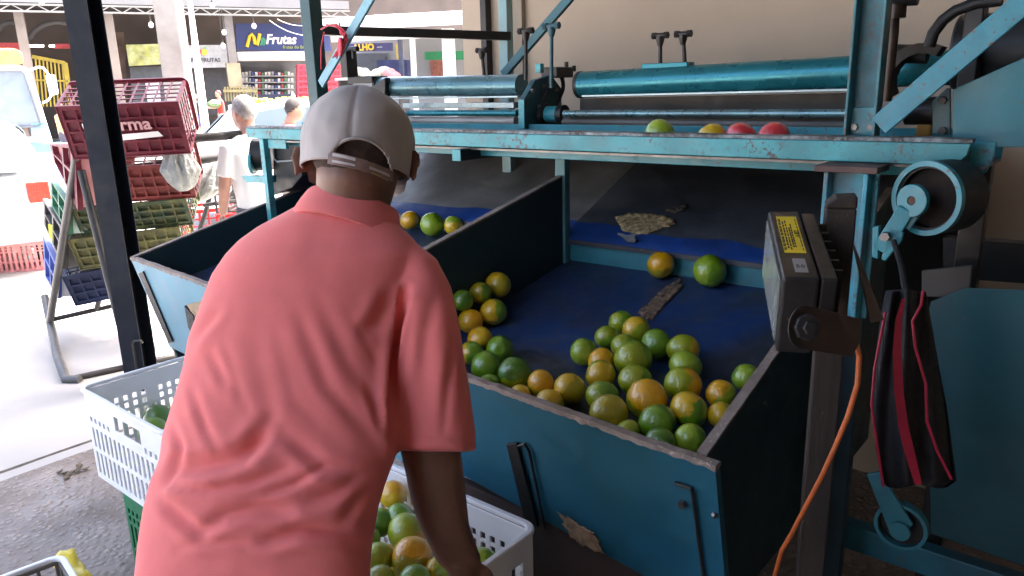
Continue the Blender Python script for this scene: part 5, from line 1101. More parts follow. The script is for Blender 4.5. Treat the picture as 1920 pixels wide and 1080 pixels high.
crate('plastic_crate', 'bright red crate under the far rack just above the bin edge', atY(345, 470, 5.9), (1, .2, .05), (-.2, 1, 0), (0, 0, 1), .36, .4, .30, mat('bright_red_plastic', (.5, .02, .02), .45, 0, .2, 9), 'grid', None, coarse=1.6)
crate('plastic_crate', 'second red crate under the far rack, nearer the machine', atY(410, 452, 5.9), (1, .12, .0), (0, 1, 0), (0, 0, 1), .40, .4, .20, mat('bright_red_plastic', (0, 0, 0)), 'grid', None, coarse=1.6)
# plastic bags
def bag_material():
    m, nt, n, l, b = newmat('thin_white_plastic'); co = coords(n, l, 'Object', 1)
    l.new(mix(n, l, ntex(n, l, co, 12, 5), (.26, .28, .26), (.46, .48, .45)), b.inputs['Base Color']); b.inputs['Roughness'].default_value = .3; b.inputs['Transmission Weight'].default_value = .15
    bump(n, l, b, ntex(n, l, co, 25, 6, .6, 1.0), .7, .02); return m
BAGW = bag_material()
def bag(label, top, rows, Y, seed):
    rings = []; y0, y1 = rows[0][0], rows[-1][0]; ys = np.linspace(y0, y1, 26); R3 = np.array(rows, float)
    for y in ys:
        xl, xr = np.interp(y, R3[:, 0], R3[:, 1]), np.interp(y, R3[:, 0], R3[:, 2]); a, c = atY(xl, y, Y), atY(xr, y, Y); m_ = (a+c)/2; r = np.linalg.norm(c-a)/2; tt = (y-y0)/(y1-y0)
        rings.append([m_+np.array([math.cos(t), .75*math.sin(t), 0])*r*(1+(.16*math.sin(7*t+seed)+.10*math.sin(13*t+2*seed))*(1-tt)**.7+.22*noise.noise((math.cos(t)*2, math.sin(t)*2+seed, tt*4))) for t in np.linspace(0, 2*math.pi, 60, endpoint=False)])
    b = MB(); b.loft(rings); o = obj('plastic_bag', b, BAGW, smooth=True); tag(o, label, 'bag', 'hanging plastic bags'); return o
bag('white plastic bag hanging from the rack rail in front of the red crate', None, [(250, 326, 334), (258, 325, 338), (272, 318, 348), (295, 308, 362), (320, 306, 371), (340, 313, 370), (352, 326, 362), (358, 336, 352)], 4.6, 1)
bag('bright white plastic bag with torn ends hanging on the far rack', None, [(304, 398, 410), (316, 388, 414), (335, 374, 416), (355, 362, 414), (370, 360, 400), (377, 364, 385)], 5.15, 4)

# ------------------------------------------------------------------ street: vehicles
WHITEP = mat('white_car_paint', (.42, .43, .44), .25, 0, .03, 2, coat=.5, bmp=0); GLASSD = mat('car_glass', (.10, .13, .15), .08, 0, .05, 2, bmp=0); GLASSB = mat('bright_glass', (.20, .24, .29), .1, 0, .05, 2, bmp=0)
TYRE = mat('tyre', (.02, .02, .02), .8); REDL = mat('tail_light', (.65, .03, .02), .2, 0, .1, 20, bmp=0)
def wheel(c, ax, r, w_, parent):
    b = MB(); b.ring(c, ax, r*.62, r, w_, 28); o = obj('wheel', b, TYRE, parent, smooth='auto'); b = MB(); b.tube([c-nrm(ax)*w_*.4, c+nrm(ax)*w_*.4], r*.62, 20); obj('rim', b, STEEL, o, smooth='auto')
def car(label, base, heading, L, Wd, H, name='parked_car'):
    """hatchback: base = ground point under the middle, heading = unit vector to its front"""
    t = thing(name, label, 'car', (*base[:2], 0)); f = nrm(np.array([heading[0], heading[1], 0])); r = np.array([f[1], -f[0], 0]); o_ = np.array([base[0], base[1], 0])
    def P3(x, y, z): return o_+f*x*L+r*y*Wd/2+mz*z*H
    prof = [(-.49, .22), (-.5, .45), (-.485, .60), (-.46, .64), (-.36, .93), (-.22, 1.0), (.04, .99), (.20, .66), (.44, .56), (.495, .42), (.49, .2), (.3, .16), (-.3, .16)]
    rings = []
    for y, zs, xs in ((-1, .0, .96), (-.93, .5, 1), (-.6, 1, 1), (.6, 1, 1), (.93, .5, 1), (1, 0, .96)):
        rings.append([P3(x*xs, y*(1-.16*max(0, z-.62)/.38), z if z < .62 else .62+(z-.62)*(.82+.18*zs)) for x, z in prof])
    b = MB(); b.loft(rings); obj('body', b, WHITEP, t, smooth='auto', bevel=.02, seg=3, crease=35)
    for y in (-1, 1):
        b = MB(); yy = y*.985; b.prism([P3(x, yy*(1-.16*(z-.62)/.38)+.012*y, z) for x, z in ((-.34, .66), (-.30, .90), (-.20, .945), (.02, .93), (.13, .68))], r*.006*y); obj('side_window', b, GLASSD, t)
    b = MB(); b.prism([P3(-.462, y, .665) for y in (-.72, .72)]+[P3(-.372, y, .90) for y in (.62, -.62)], -f*.02); obj('rear_window', b, GLASSD, t)
    b = MB(); b.prism([P3(.185, y, .70) for y in (-.72, .72)]+[P3(.065, y, .95) for y in (.6, -.6)], f*.03); obj('windscreen', b, GLASSD, t)
    for y in (-.82, .82):
        b = MB(); b.box(P3(-.49, y, .53), .06, Wd*.11, H*.14, f, r, mz); obj('tail_light', b, REDL, t, bevel=.01)
        b = MB(); b.box(P3(.475, y*.92, .5), .08, Wd*.14, H*.09, f, r, mz); obj('headlight', b, GLASSB, t, bevel=.01)
    b = MB(); b.box(P3(-.5, 0, .3), .10, Wd*.96, H*.14, f, r, mz); obj('bumper', b, mat('bumper_grey', (.45, .45, .46), .5), t, bevel=.03)
    for x in (-.31, .31):
        for y in (-.9, .9): wheel(P3(x, y, 0)+mz*.29, r, .29, .18, t)
    return t
cp_ = atz(-60, 470, 0); hd0 = np.array([-.62, .78, 0]); hr0 = np.array([.78, .62, 0]); cp_ = atY(64, 320, 6.9)+hd0*.49*3.7-hr0*.82*.81; car('white hatchback parked at the left edge with a red tail lamp', cp_, (-.62, .78), 3.7, 1.62, 1.42)
car('white car roof showing behind the cap and the machine rollers', np.array([-2.0, 10.2, 0]), (.97, .22), 4.2, 1.7, 1.50)
# truck
tk = thing('lorry', 'white lorry cab with round side mirror and orange load above, far left', 'truck', (-7.6, 13.0, 0))
def TP(x, y, Y): return atY(x, y, Y)
b = MB(); b.prism([TP(-190, 122, 12), TP(48, 122, 12), TP(62, 140, 12), TP(100, 262, 12), TP(104, 330, 12), TP(-190, 330, 12)], np.array([-1.5, 1.3, 0])); obj('cab', b, WHITEP, tk, bevel=.06, seg=3)
b = MB(); b.prism([TP(-180, 132, 11.97), TP(44, 132, 11.97), TP(78, 236, 11.97), TP(-180, 240, 11.97)], np.array([0, .02, 0])); obj('windscreen', b, GLASSB, tk, bevel=.02)
b = MB(); b.tube([TP(*q, 11.93) for q in ((-180, 134), (42, 133), (47, 138), (76, 230), (72, 237), (-180, 241))], .022, 6); obj('window_seal', b, mat('seal_grey', (.10, .11, .13), .6), tk, smooth='auto')
b = MB(); b.prism([TP(-180, 250, 11.95), TP(52, 240, 11.95), TP(56, 256, 11.95), TP(-180, 268, 11.95)], np.array([0, .03, 0])); obj('grille', b, mat('brown_grille', (.14, .09, .075), .6, 0, .3, 20), tk)
b = MB(); b.prism([TP(58, 232, 11.95), TP(84, 228, 11.95), TP(92, 250, 11.95), TP(60, 256, 11.95)], np.array([0, .03, 0])); obj('blue_panel', b, mat('sky_blue_paint', (.20, .48, .68), .3), tk)
b = MB(); b.prism([TP(-190, 276, 11.9), TP(106, 268, 11.9), TP(106, 285, 11.9), TP(-190, 296, 11.9)], np.array([0, .2, 0])); obj('bumper', b, mat('teal_bumper', (.12, .45, .55), .4), tk, bevel=.02)
b = MB(); b.tube([TP(*q, 11.9) for q in ((55, 132), (72, 126), (82, 128), (91, 140), (97, 178), (90, 188), (80, 193))], .018, 8); obj('mirror_arm', b, mat('mirror_arm', (.6, .58, .55), .4, .2), tk, smooth='auto')
b = MB(); b.prism([TP(x, y, 11.85) for x, y in ((83, 141), (99, 140), (106, 176), (92, 180))], np.array([0, .08, 0])); obj('side_mirror', b, mat('mirror_shell', (.42, .42, .44), .4), tk, bevel=.02)
b = MB(); b.prism([TP(-190, 90, 13), TP(30, 90, 13), TP(44, 97, 13), TP(46, 121, 13), TP(-190, 121, 13)], np.array([-2.4, 2.0, 0])); obj('tarpaulin', b, mat('orange_tarp', (.75, .42, .10), .7, 0, .2, 5, bmp=.8, bscale=6, bdist=.1), tk, bevel=.08, seg=3)
for x in (-8.6, -6.9): wheel(np.array([x, 12.6, .45]), (1, 0, 0), .45, .28, tk)
# blue drum, crates on the ground
bd_ = atY(90, 350, 8.4); b = MB(); b.tube([np.array([bd_[0], bd_[1], z]) for z in (0, .02, .28, .30, .32, .58, .60, .85, .88)], [.17, .18, .18, .19, .18, .18, .19, .18, .16], 24); o = obj('drum', b, mat('blue_drum', (.06, .25, .62), .35), smooth='auto'); tag(o, 'blue plastic drum between the parked hatchback and the rack', 'drum')
q = atz(45, 512, 0); crate('plastic_crate', 'pale red crate standing on the ground at the left edge', np.array([q[0]-.36, q[1], 0]), (1, .2, 0), (-.2, 1, 0), mz, .55, .36, .30, mat('faded_red_plastic', (.55, .20, .20), .5, 0, .2, 9), 'mixed', 'crates on the ground', coarse=1.5)
crate('plastic_crate', 'dark grey crate stacked on the pale red one at the left edge', np.array([q[0]-.36, q[1]+.01, .315]), (1, .2, 0), (-.2, 1, 0), mz, .55, .36, .22, mat('slate_plastic', (.05, .055, .06), .5, 0, .2, 9), 'grid', 'crates on the ground', coarse=1.5)

# ------------------------------------------------------------------ concrete pillar and white pole
pc_ = atY(330, 120, 14); b = MB(); rings = [[np.array([pc_[0]+sx*w_/2, 14+sy*w_*.4, z]) for sx, sy in ((-1, -1), (1, -1), (1, 1), (-1, 1))] for z, w_ in ((0, .44), (1.5, .42), (4.4, .40), (6.5, .38))]
b.loft(rings); o = obj('concrete_pillar', b, mat('weathered_concrete', (.24, .225, .21), .9, 0, .15, 1.5, .6, (.12, .09, .075), 1.3, .5, bmp=.4, bscale=25), bevel=.03); tag(o, 'tall pale concrete pillar with brown stains across the street', 'pillar')
pp_ = atY(373, 140, 16); b = MB(); b.tube([(pp_[0], 16, 0), (pp_[0], 16, 2.0), (pp_[0], 16, 3.45)], [.085, .075, .045], 14); o = obj('pole', b, mat('white_pole_paint', (.72, .72, .71), .5), smooth='auto'); tag(o, 'slim white tapering pole right of the concrete pillar', 'pole')

# ------------------------------------------------------------------ market hall across the road
HA, HB = np.array([atY(0, 200, 26)[0], 26.0, 0]), np.array([atY(640, 200, 31)[0], 31.0, 0]); hd_ = nrm(HB-HA); hn = np.array([-hd_[1], hd_[0], 0])
def atH(x, y, off=0.0): return atp(x, y, HA+hn*off, hn)
hall = thing('market_hall', 'dark open market hall with lattice truss and shop fronts across the road', 'building', HA*.5+HB*.5)
DGREY = mat('hall_dark', (.05, .046, .045), .8, 0, .2, .6); DBROWN = mat('hall_brown', (.075, .058, .052), .8, 0, .25, .8); CHORD = mat('truss_paint', (.22, .21, .20), .6, 0, .1, 2); FASC = mat('roof_fascia', (.17, .17, .175), .7, 0, .12, .5)
def quadp(name, pts, m, off, th=.05, parent=None, bevel=0):
    b = MB(); b.prism([atH(x, y, off) for x, y in pts], hn*th); return obj(name, b, m, parent if parent is not None else hall, bevel=bevel)
def grid_line(y0, y1, x, x0=0, x1=640): return y0+(y1-y0)*(x-x0)/(x1-x0)
quadp('back_wall', [(-500, -60), (1010, -60), (1010, 262), (-500, 262)], DBROWN, 8.0, .3)
b = MB(); zt = atH(0, 8)[2]
b.hexa([HA-hd_*14+mz*zt, HB+hd_*.6+mz*zt, HB+hd_*.6+hn*8+mz*(zt+.6), HA-hd_*14+hn*8+mz*(zt+.6), HA-hd_*14+mz*(zt+.12), HB+hd_*.6+mz*(zt+.12), HB+hd_*.6+hn*8+mz*(zt+.75), HA-hd_*14+hn*8+mz*(zt+.75)]); obj('roof', b, DGREY, hall)
zc = lambda x, y: atH(x, y)[2]
ztop, zbot = zc(0, 8), zc(0, 21)
b = MB(); b.bar(HA-hd_*14+mz*(ztop+.22), HB+hd_*.6+mz*(ztop+.22), .1, .30); obj('fascia', b, FASC, hall)
b = MB(); b.bar(HA-hd_*14-hn*.12+mz*ztop, HB+hd_*.6-hn*.12+mz*ztop, .06, .06); b.bar(HA-hd_*14-hn*.12+mz*zbot, HB+hd_*.6-hn*.12+mz*zbot, .06, .06); tr = obj('truss', b, CHORD, hall)
Lh = np.linalg.norm(HB-HA)+.6
for k in range(int((Lh+6)/.36)):
    s0 = -6+k*.36; a, c = HA-hn*.12+hd_*s0, HA-hn*.12+hd_*(s0+.36); za, zb = (ztop, zbot) if k % 2 else (zbot, ztop); b = MB(); b.bar(a+mz*za, c+mz*zb, .04, .035); obj('lattice_bar', b, CHORD, tr)
def hcol(xt, yt, xb, yb, wpx, m, off=.3):
    a = atH(xt, yt, off); w_ = wpx/FPX*proj(a)[2]; b = MB(); b.box(np.array([a[0], a[1], zbot/2]), w_, w_, zbot, hd_, hn, mz); obj('column', b, m, hall, bevel=.02)
COLM = mat('hall_column', (.20, .165, .14), .8, 0, .2, 1); COLY = mat('hall_column_olive', (.26, .22, .14), .8, 0, .25, 1.5)
hcol(214, 110, 0, 0, 17, COLM); hcol(432, 80, 0, 0, 15, mat('hall_column_grey', (.17, .155, .145), .8)); hcol(48, 100, 0, 0, 16, COLM)
quadp('column_base', [(424, 118), (450, 118), (456, 165), (430, 165)], COLY, .0, .3)
for k in range(12):
    x = 420+k*5.4; quadp('planter_slat', [(x, 163-(k % 3)), (x+3, 163), (x+5, 190), (x+2, 190)], mat('olive_wood', (.20, .17, .08), .8), -.1, .05)
quadp('planter_rail', [(418, 168), (482, 168), (483, 173), (419, 173)], mat('olive_wood', (0, 0, 0)), -.16, .04)
# arched brackets under the roof
for x0, x1 in ((-10, 50), (55, 160)):
    pts = [(x0+(x1-x0)*t, 72-30*math.sin(math.pi*t)**.6) for t in np.linspace(0, 1, 16)]; b = MB(); b.tube([atH(x, y, .8) for x, y in pts], .08, 8); obj('arch_brace', b, DGREY, hall, smooth='auto')
# shop fronts
quadp('shop_front', [(168, 60), (232, 60), (240, 210), (180, 210)], mat('shop_brown', (.12, .08, .06), .8, 0, .3, 2), 5, .1)
quadp('light_strip', [(46, 84), (82, 84), (82, 88), (46, 88)], mat('lit_tube', (.8, .8, .8), .5, emit=((1, .95, .92), 1.0)), 3, .05); quadp('light_strip', [(92, 84), (102, 84), (102, 88), (92, 88)], mat('lit_tube', (0, 0, 0)), 3, .05)
quadp('red_fascia', [(-80, 80), (46, 80), (46, 92), (-80, 92)], mat('red_fascia', (.42, .04, .05), .5), 3.3, .05); quadp('red_fascia', [(100, 82), (152, 82), (152, 91), (100, 91)], mat('red_fascia', (0, 0, 0)), 3.3, .05)
# yellow gate
YGATE = mat('yellow_gate_paint', (.42, .30, .03), .55, 0, .15, 3); gate = thing('gate', 'yellow barred folding gate behind the lorry mirror', 'gate', atH(110, 190, 2.0))
for k in range(9):
    x = 66+k*7.2; b = MB(); b.bar(atH(x, 104+k*1.6, 2), atH(x+8, 200, 2), .05, .05); obj('bar', b, YGATE, gate)
for k in range(4):
    x = 146+k*6; b = MB(); b.bar(atH(x, 120, 2), atH(x+8, 200, 2), .05, .05); obj('bar', b, YGATE, gate)
for (xa, ya, xb, yb, w_) in ((60, 106, 122, 118, .12), (122, 118, 134, 200, .16), (66, 150, 128, 152, .06)):
    b = MB(); b.bar(atH(xa, ya, 1.95), atH(xb, yb, 1.95), .08, w_); obj('frame_bar', b, YGATE, gate)
# signs and shops: each shop front its own sign
def sign(name, label, pts, m, off, th=.12):
    t = thing(name, label, 'sign', atH(*pts[3], off)); quadp('board', pts, m, off, th, t); return t
NAVYS = mat('sign_navy', (.022, .035, .13), .5, 0, .1, .5); SGW = mat('sign_white', (.50, .49, .48), .6, 0, .06, .6)
s1 = sign('shop_sign', 'navy blue fruit shop sign with yellow emblem and white lettering Frutas', [(441, 44), (612, 44), (622, 96), (444, 94)], NAVYS, 1.0)
hr2 = hd_; LETW = mat('letter_white', (.78, .78, .78), .5); LETY = mat('letter_yellow', (.85, .50, .02), .5); LETG = mat('letter_green', (.04, .22, .12), .5)
text_part('lettering', 'Frutas', atH(527, 82, .95), hr2, mz, .50, LETW, s1, shear=.25, bold=.014, width=.92)
nb = MB(); q = [(463, 88), (468, 68), (472, 64), (476, 70), (478, 82), (482, 84), (485, 72), (487, 63)]; nb.tube([atH(x, y, .93) for x, y in q], .065, 8); obj('emblem', nb, LETY, s1, smooth='auto')
text_part('lettering', '\u00bb', atH(494, 84, .95), hr2, mz, .55, LETG, s1, bold=.02); text_part('tagline', 'frutas do Brasil', atH(556, 91, .95), hr2, mz, .17, mat('letter_lime', (.40, .45, .05), .5), s1)
quadp('white_awning', [(443, 97), (604, 95), (606, 112), (446, 114)], SGW, .6, .5, bevel=.05)
s2 = sign('shop_sign', 'white shop sign with a red and yellow fruit emblem left of the olive column', [(334, 85), (424, 84), (428, 126), (340, 128)], mat('sign_offwhite', (.42, .41, .40), .6), 1.0)
text_part('lettering', 'HORTI FRUTAS', atH(378, 116, .95), hr2, mz, .20, mat('letter_dark', (.05, .05, .06), .6), s2, bold=.004)
for (x, y, r_, m_) in ((374, 97, .09, mat('emblem_red', (.6, .05, .05), .5)), (383, 98, .11, mat('emblem_yellow', (.75, .5, .05), .5)), (384, 90, .05, mat('emblem_green', (.2, .4, .1), .5))):
    b = MB(); c = atH(x, y, .95); b.tube([c, c-hn*.03], r_, 16); obj('emblem', b, m_, s2)
s3 = sign('shop_sign', 'yellow green painted sign with leaf pattern beside the concrete pillar', [(236, 84), (304, 82), (308, 120), (242, 124)], mat('sign_lime', (.34, .34, .08), .7, 0, .35, 3, .5, (.62, .62, .45), 2.2, .5), 1.0)
quadp('shop_interior', [(243, 126), (310, 124), (312, 205), (250, 206)], mat('interior_grey', (.085, .09, .095), .8), 1.4, .1); quadp('white_door', [(272, 152), (298, 152), (302, 192), (277, 192)], mat('door_white', (.55, .55, .58), .6), 1.2, .06)
quadp('shop_interior', [(341, 130), (430, 128), (434, 215), (350, 215)], mat('interior_dark', (.05, .048, .05), .8), 1.4, .1)
quadp('shop_interior', [(446, 116), (606, 114), (612, 200), (452, 200)], mat('interior_mid', (.10, .10, .105), .8, 0, .3, 1.2), 2.6, .1)
random.seed(11)
cols_ = [(.5, .5, .5), (.35, .05, .06), (.05, .07, .2), (.55, .52, .45), (.1, .2, .1), (.6, .6, .62), (.25, .25, .28)]
shelf = thing('shop_shelves', 'shelves of small goods inside the shop under the Frutas sign', 'shelf', atH(500, 165, 2.2))
for r_ in range(4):
    y = 133+r_*12; quadp('shelf_board', [(452, y+9), (552, y+8), (552, y+10), (452, y+11)], mat('shelf_grey', (.3, .3, .3), .6), 2.2, .3, shelf)
    for k in range(16):
        x = 454+k*6.1; h = random.uniform(5, 9); quadp('packet', [(x, y+9-h), (x+4.6, y+9-h), (x+4.6, y+9), (x, y+9)], mat('packet_%d' % (k*3 % 7), cols_[k*3 % 7], .6, bmp=0), 2.25, .2, shelf)
quadp('dark_counter', [(452, 178), (556, 176), (558, 195), (454, 197)], mat('counter_navy', (.03, .035, .07), .7), 1.8, .5, shelf)
# stacks of red crates at the shop
REDS = mat('stack_red', (.55, .04, .07), .5, 0, .15, 2)
rc0 = None
for kx in range(3):
    for ky in range(6):
        x0 = 558+kx*27; y0 = 184-ky*10.5; a = atH(x0, y0, -.5)
        if rc0 is None:
            rc0 = thing('plastic_crate', 'red crate, lowest from the bottom in the left stack at the far shop', 'crate', a, 'red crates stacked at the shop')
            b = MB(); w_, h_ = .56, .205
            for (sx, sz, cx_, cz_) in ((w_, .03, 0, .015), (w_, .05, 0, h_-.03), (.05, h_*.8, -w_/2+.025, h_/2), (.05, h_*.8, w_/2-.025, h_/2), (.03, h_*.75, -.1, h_/2), (.03, h_*.75, .1, h_/2)): b.box(a+hd_*(w_/2+cx_)+mz*cz_, sx, .03, sz, hd_, hn, mz)
            obj('front_wall', b, REDS, rc0); b = MB(); b.box(a+hd_*w_/2+hn*.2+mz*h_/2, w_*.97, .34, h_*.94, hd_, hn, mz); obj('body', b, mat('stack_red_inner', (.42, .05, .07), .5), rc0)
        else:
            c = copy_tree(rc0); c.location = tuple(a)
            c['label'] = 'red crate, %s from the bottom in the %s stack at the far shop' % (('lowest', 'second', 'third', 'fourth', 'fifth', 'sixth')[ky], ('left', 'middle', 'right')[kx])
# hanging lamps under the truss
for x, y in ((283, 47), (420, 61), (476, 49), (418, 86), (398, 11), (78, 4)):
    p = atH(x, y, -.4 if y > 20 else -.8); t = thing('hanging_bulb', {283: 'bare white bulb left of the concrete pillar', 420: 'bare bulb by the top of the olive column', 476: 'bare bulb in front of the navy fruit sign', 418: 'small bulb over the right end of the white sign', 398: 'white bulb above the truss right of the pole', 78: 'white bulb above the truss left of the dark column'}[x], 'lamp', p, 'hanging bulbs')
    b = MB(); b.add(ell(p, .085, .085, .10, nu=14, nv=10).v, ell(p, .085, .085, .10, nu=14, nv=10).f); obj('bulb', b, mat('bulb_glass', (.8, .8, .78), .3, bmp=0), t, smooth=True); b = MB(); b.tube([p+mz*.09, p+mz*.18], .03, 8); b.tube([p+mz*.18, np.array([p[0], p[1], max(p[2]+.25, ztop)])], .008, 5); obj('flex', b, DGREY, t)
# cables sagging across the sign
for (xa, ya, xm, ym, xb, yb) in ((505, 38, 540, 62, 568, 66), (520, 36, 555, 50, 572, 48)):
    b = MB(); b.tube([atH(xa+(xb-xa)*t, (1-t)**2*ya+2*t*(1-t)*ym+t*t*yb, -.3) for t in np.linspace(0, 1, 12)], .012, 5); obj('cable', b, mat('pale_cable', (.45, .45, .42), .6), hall, smooth='auto')

# ------------------------------------------------------------------ low white building on the right of the street
RA = np.array([atY(650, 150, 24)[0], 24.0, 0]); RB = np.array([atY(900, 150, 23)[0], 23.0, 0]); rd2 = nrm(RB-RA); rn = np.array([-rd2[1], rd2[0], 0])
def atR(x, y, off=0.0): return atp(x, y, RA+rn*off, rn)
shop = thing('corner_shop', 'white canopied shop row seen between the teal uprights', 'building', RA*.5+RB*.5)
def rq(name, pts, m, off, th=.05, parent=None): b = MB(); b.prism([atR(x, y, off) for x, y in pts], rn*th); return obj(name, b, m, parent or shop)
rq('back_wall', [(640, 70), (960, 66), (960, 230), (640, 230)], mat('shop_back_grey', (.28, .28, .29), .8, 0, .15, .6), 3, .2)
b = MB(); zr_ = atR(700, 62)[2]; b.hexa([RA-rd2*.2+mz*zr_-rn*1.5, RB+rd2*2+mz*zr_-rn*1.5, RB+rd2*2+mz*(zr_+.5)+rn*3, RA-rd2*.2+mz*(zr_+.5)+rn*3, RA-rd2*.2+mz*(zr_+.3)-rn*1.5, RB+rd2*2+mz*(zr_+.3)-rn*1.5, RB+rd2*2+mz*(zr_+.8)+rn*3, RA-rd2*.2+mz*(zr_+.8)+rn*3]); obj('canopy', b, mat('canopy_white', (.75, .75, .75), .6), shop)
b = MB(); b.bar(RA+mz*(atR(700, 74)[2])-rn*.8, RB+rd2*2+mz*atR(700, 74)[2]-rn*.8, .08, .16); obj('canopy_edge', b, mat('canopy_white', (0, 0, 0)), shop)
for x, w_ in ((775, .13), (842, .30), (752, .12)):
    a = atR(x, 110, -.4); b = MB(); b.box(np.array([a[0], a[1], zr_/2]), w_, w_, zr_, rd2, rn, mz); obj('pillar', b, mat('pillar_white', (.70, .70, .68), .7) if x != 752 else mat('pillar_blue_dark', (.06, .07, .12), .7), shop, bevel=.01)
rq('doorway', [(668, 100), (722, 100), (724, 150), (668, 150)], mat('doorway_dark', (.07, .075, .085), .8), 2.8, .1); rq('green_awning', [(796, 97), (880, 95), (880, 111), (796, 112)], mat('awning_green', (.02, .20, .08), .7), 1.5, .5)
rq('brick_panel', [(806, 112), (832, 112), (834, 146), (808, 146)], mat('brick_red', (.30, .11, .08), .8, 0, .3, 8), 2.8, .1); rq('yellow_post', [(742, 82), (754, 82), (755, 112), (744, 112)], mat('post_yellow', (.55, .40, .05), .6), 1.0, .1); rq('blue_stall', [(706, 112), (762, 112), (764, 146), (708, 146)], mat('stall_blue', (.03, .04, .13), .7, 0, .3, 3), 1.6, .3)
s4 = thing('shop_sign', 'blue shop sign with yellow letters ALHO behind the twine', 'sign', atR(700, 95, 1)); rq('board', [(652, 82), (734, 80), (735, 95), (652, 97)], mat('sign_violet', (.05, .05, .16), .6), 1.0, .1, s4); text_part('lettering', 'ALHO', atR(682, 94, .93), rd2, mz, .26, LETY, s4, bold=.012); text_part('lettering', '~~', atR(712, 91, .93), rd2, mz, .16, LETW, s4)
random.seed(5)
for k in range(9):
    x, y = 662+k*9.5, 138-5*math.sin(k*1.3); p = atR(x, y, -1.2); e = ell(p, .20, .16, .13, nu=14, nv=8); e.v = [tuple(np.array(v_)+.03*np.array(noise.noise_vector((v_[0]*5, v_[1]*5, v_[2]*5)))) for v_ in e.v]
    labs = ['leftmost pale sack on the stall behind the cap', 'second pale sack from the left on the far stall', 'third sack of the far stall, cream coloured', 'middle left sack of the far stall', 'middle sack of the far stall', 'middle right sack of the far stall', 'third sack from the right on the far stall', 'pinkish sack second from the right on the far stall', 'rightmost pinkish sack on the far stall']
    o = obj('produce_sack', e, mat('sack_pink', (.62, .25, .24), .8) if k > 6 else mat('sack_cream', (.60, .57, .45), .85, 0, .25, 4), smooth=True); tag(o, labs[k], 'sack', 'sacks on the far stall')
st_ = thing('market_stall', 'long stall under the cream sacks behind the far roller end', 'stall', atR(700, 170, -1.2)); b = MB(); zz = atR(700, 143, -1.2)[2]; c = atR(700, 150, -1.2); b.box(np.array([c[0], c[1], zz-.06]), 2.0, .8, .06, rd2, rn, mz); obj('table_top', b, SGW, st_)
for sx in (-.9, .9):
    b = MB(); b.box(np.array([c[0], c[1], (zz-.09)/2])+rd2*sx, .06, .7, zz-.09, rd2, rn, mz); obj('trestle', b, DGREY, st_)

# ------------------------------------------------------------------ yellow fruit stall and people in the street
ys_ = atY(540, 190, 16); st2 = thing('market_stall', 'white covered stall with yellow and green fruit beyond the parked white car', 'stall', (ys_[0], 16, 0)); b = MB(); b.wbox(ys_[0]-1.1, ys_[0]+1.6, 15.6, 16.6, .7, ys_[2]-.04); obj('cloth', b, SGW, st2, bevel=.02)
for sx in (-.9, 1.4): b = MB(); b.wbox(ys_[0]+sx-.04, ys_[0]+sx+.04, 15.7, 16.5, 0, .7); obj('trestle', b, DGREY, st2)
b = MB()
for k in range(60):
    p = np.array([ys_[0]-.75+random.random()*2.2, 15.65+random.random()*.7, ys_[2]-.0+random.random()*.05]); e = ell(p, .065, .065, .055, nu=8, nv=6); b.add(e.v, e.f)
o = obj('fruit_heap', b, mat('yellow_heap', (.52, .46, .04), .5, 0, .5, 5, .7, (.15, .30, .04), 3, .5), st2, smooth=True); o['kind'] = 'stuff'

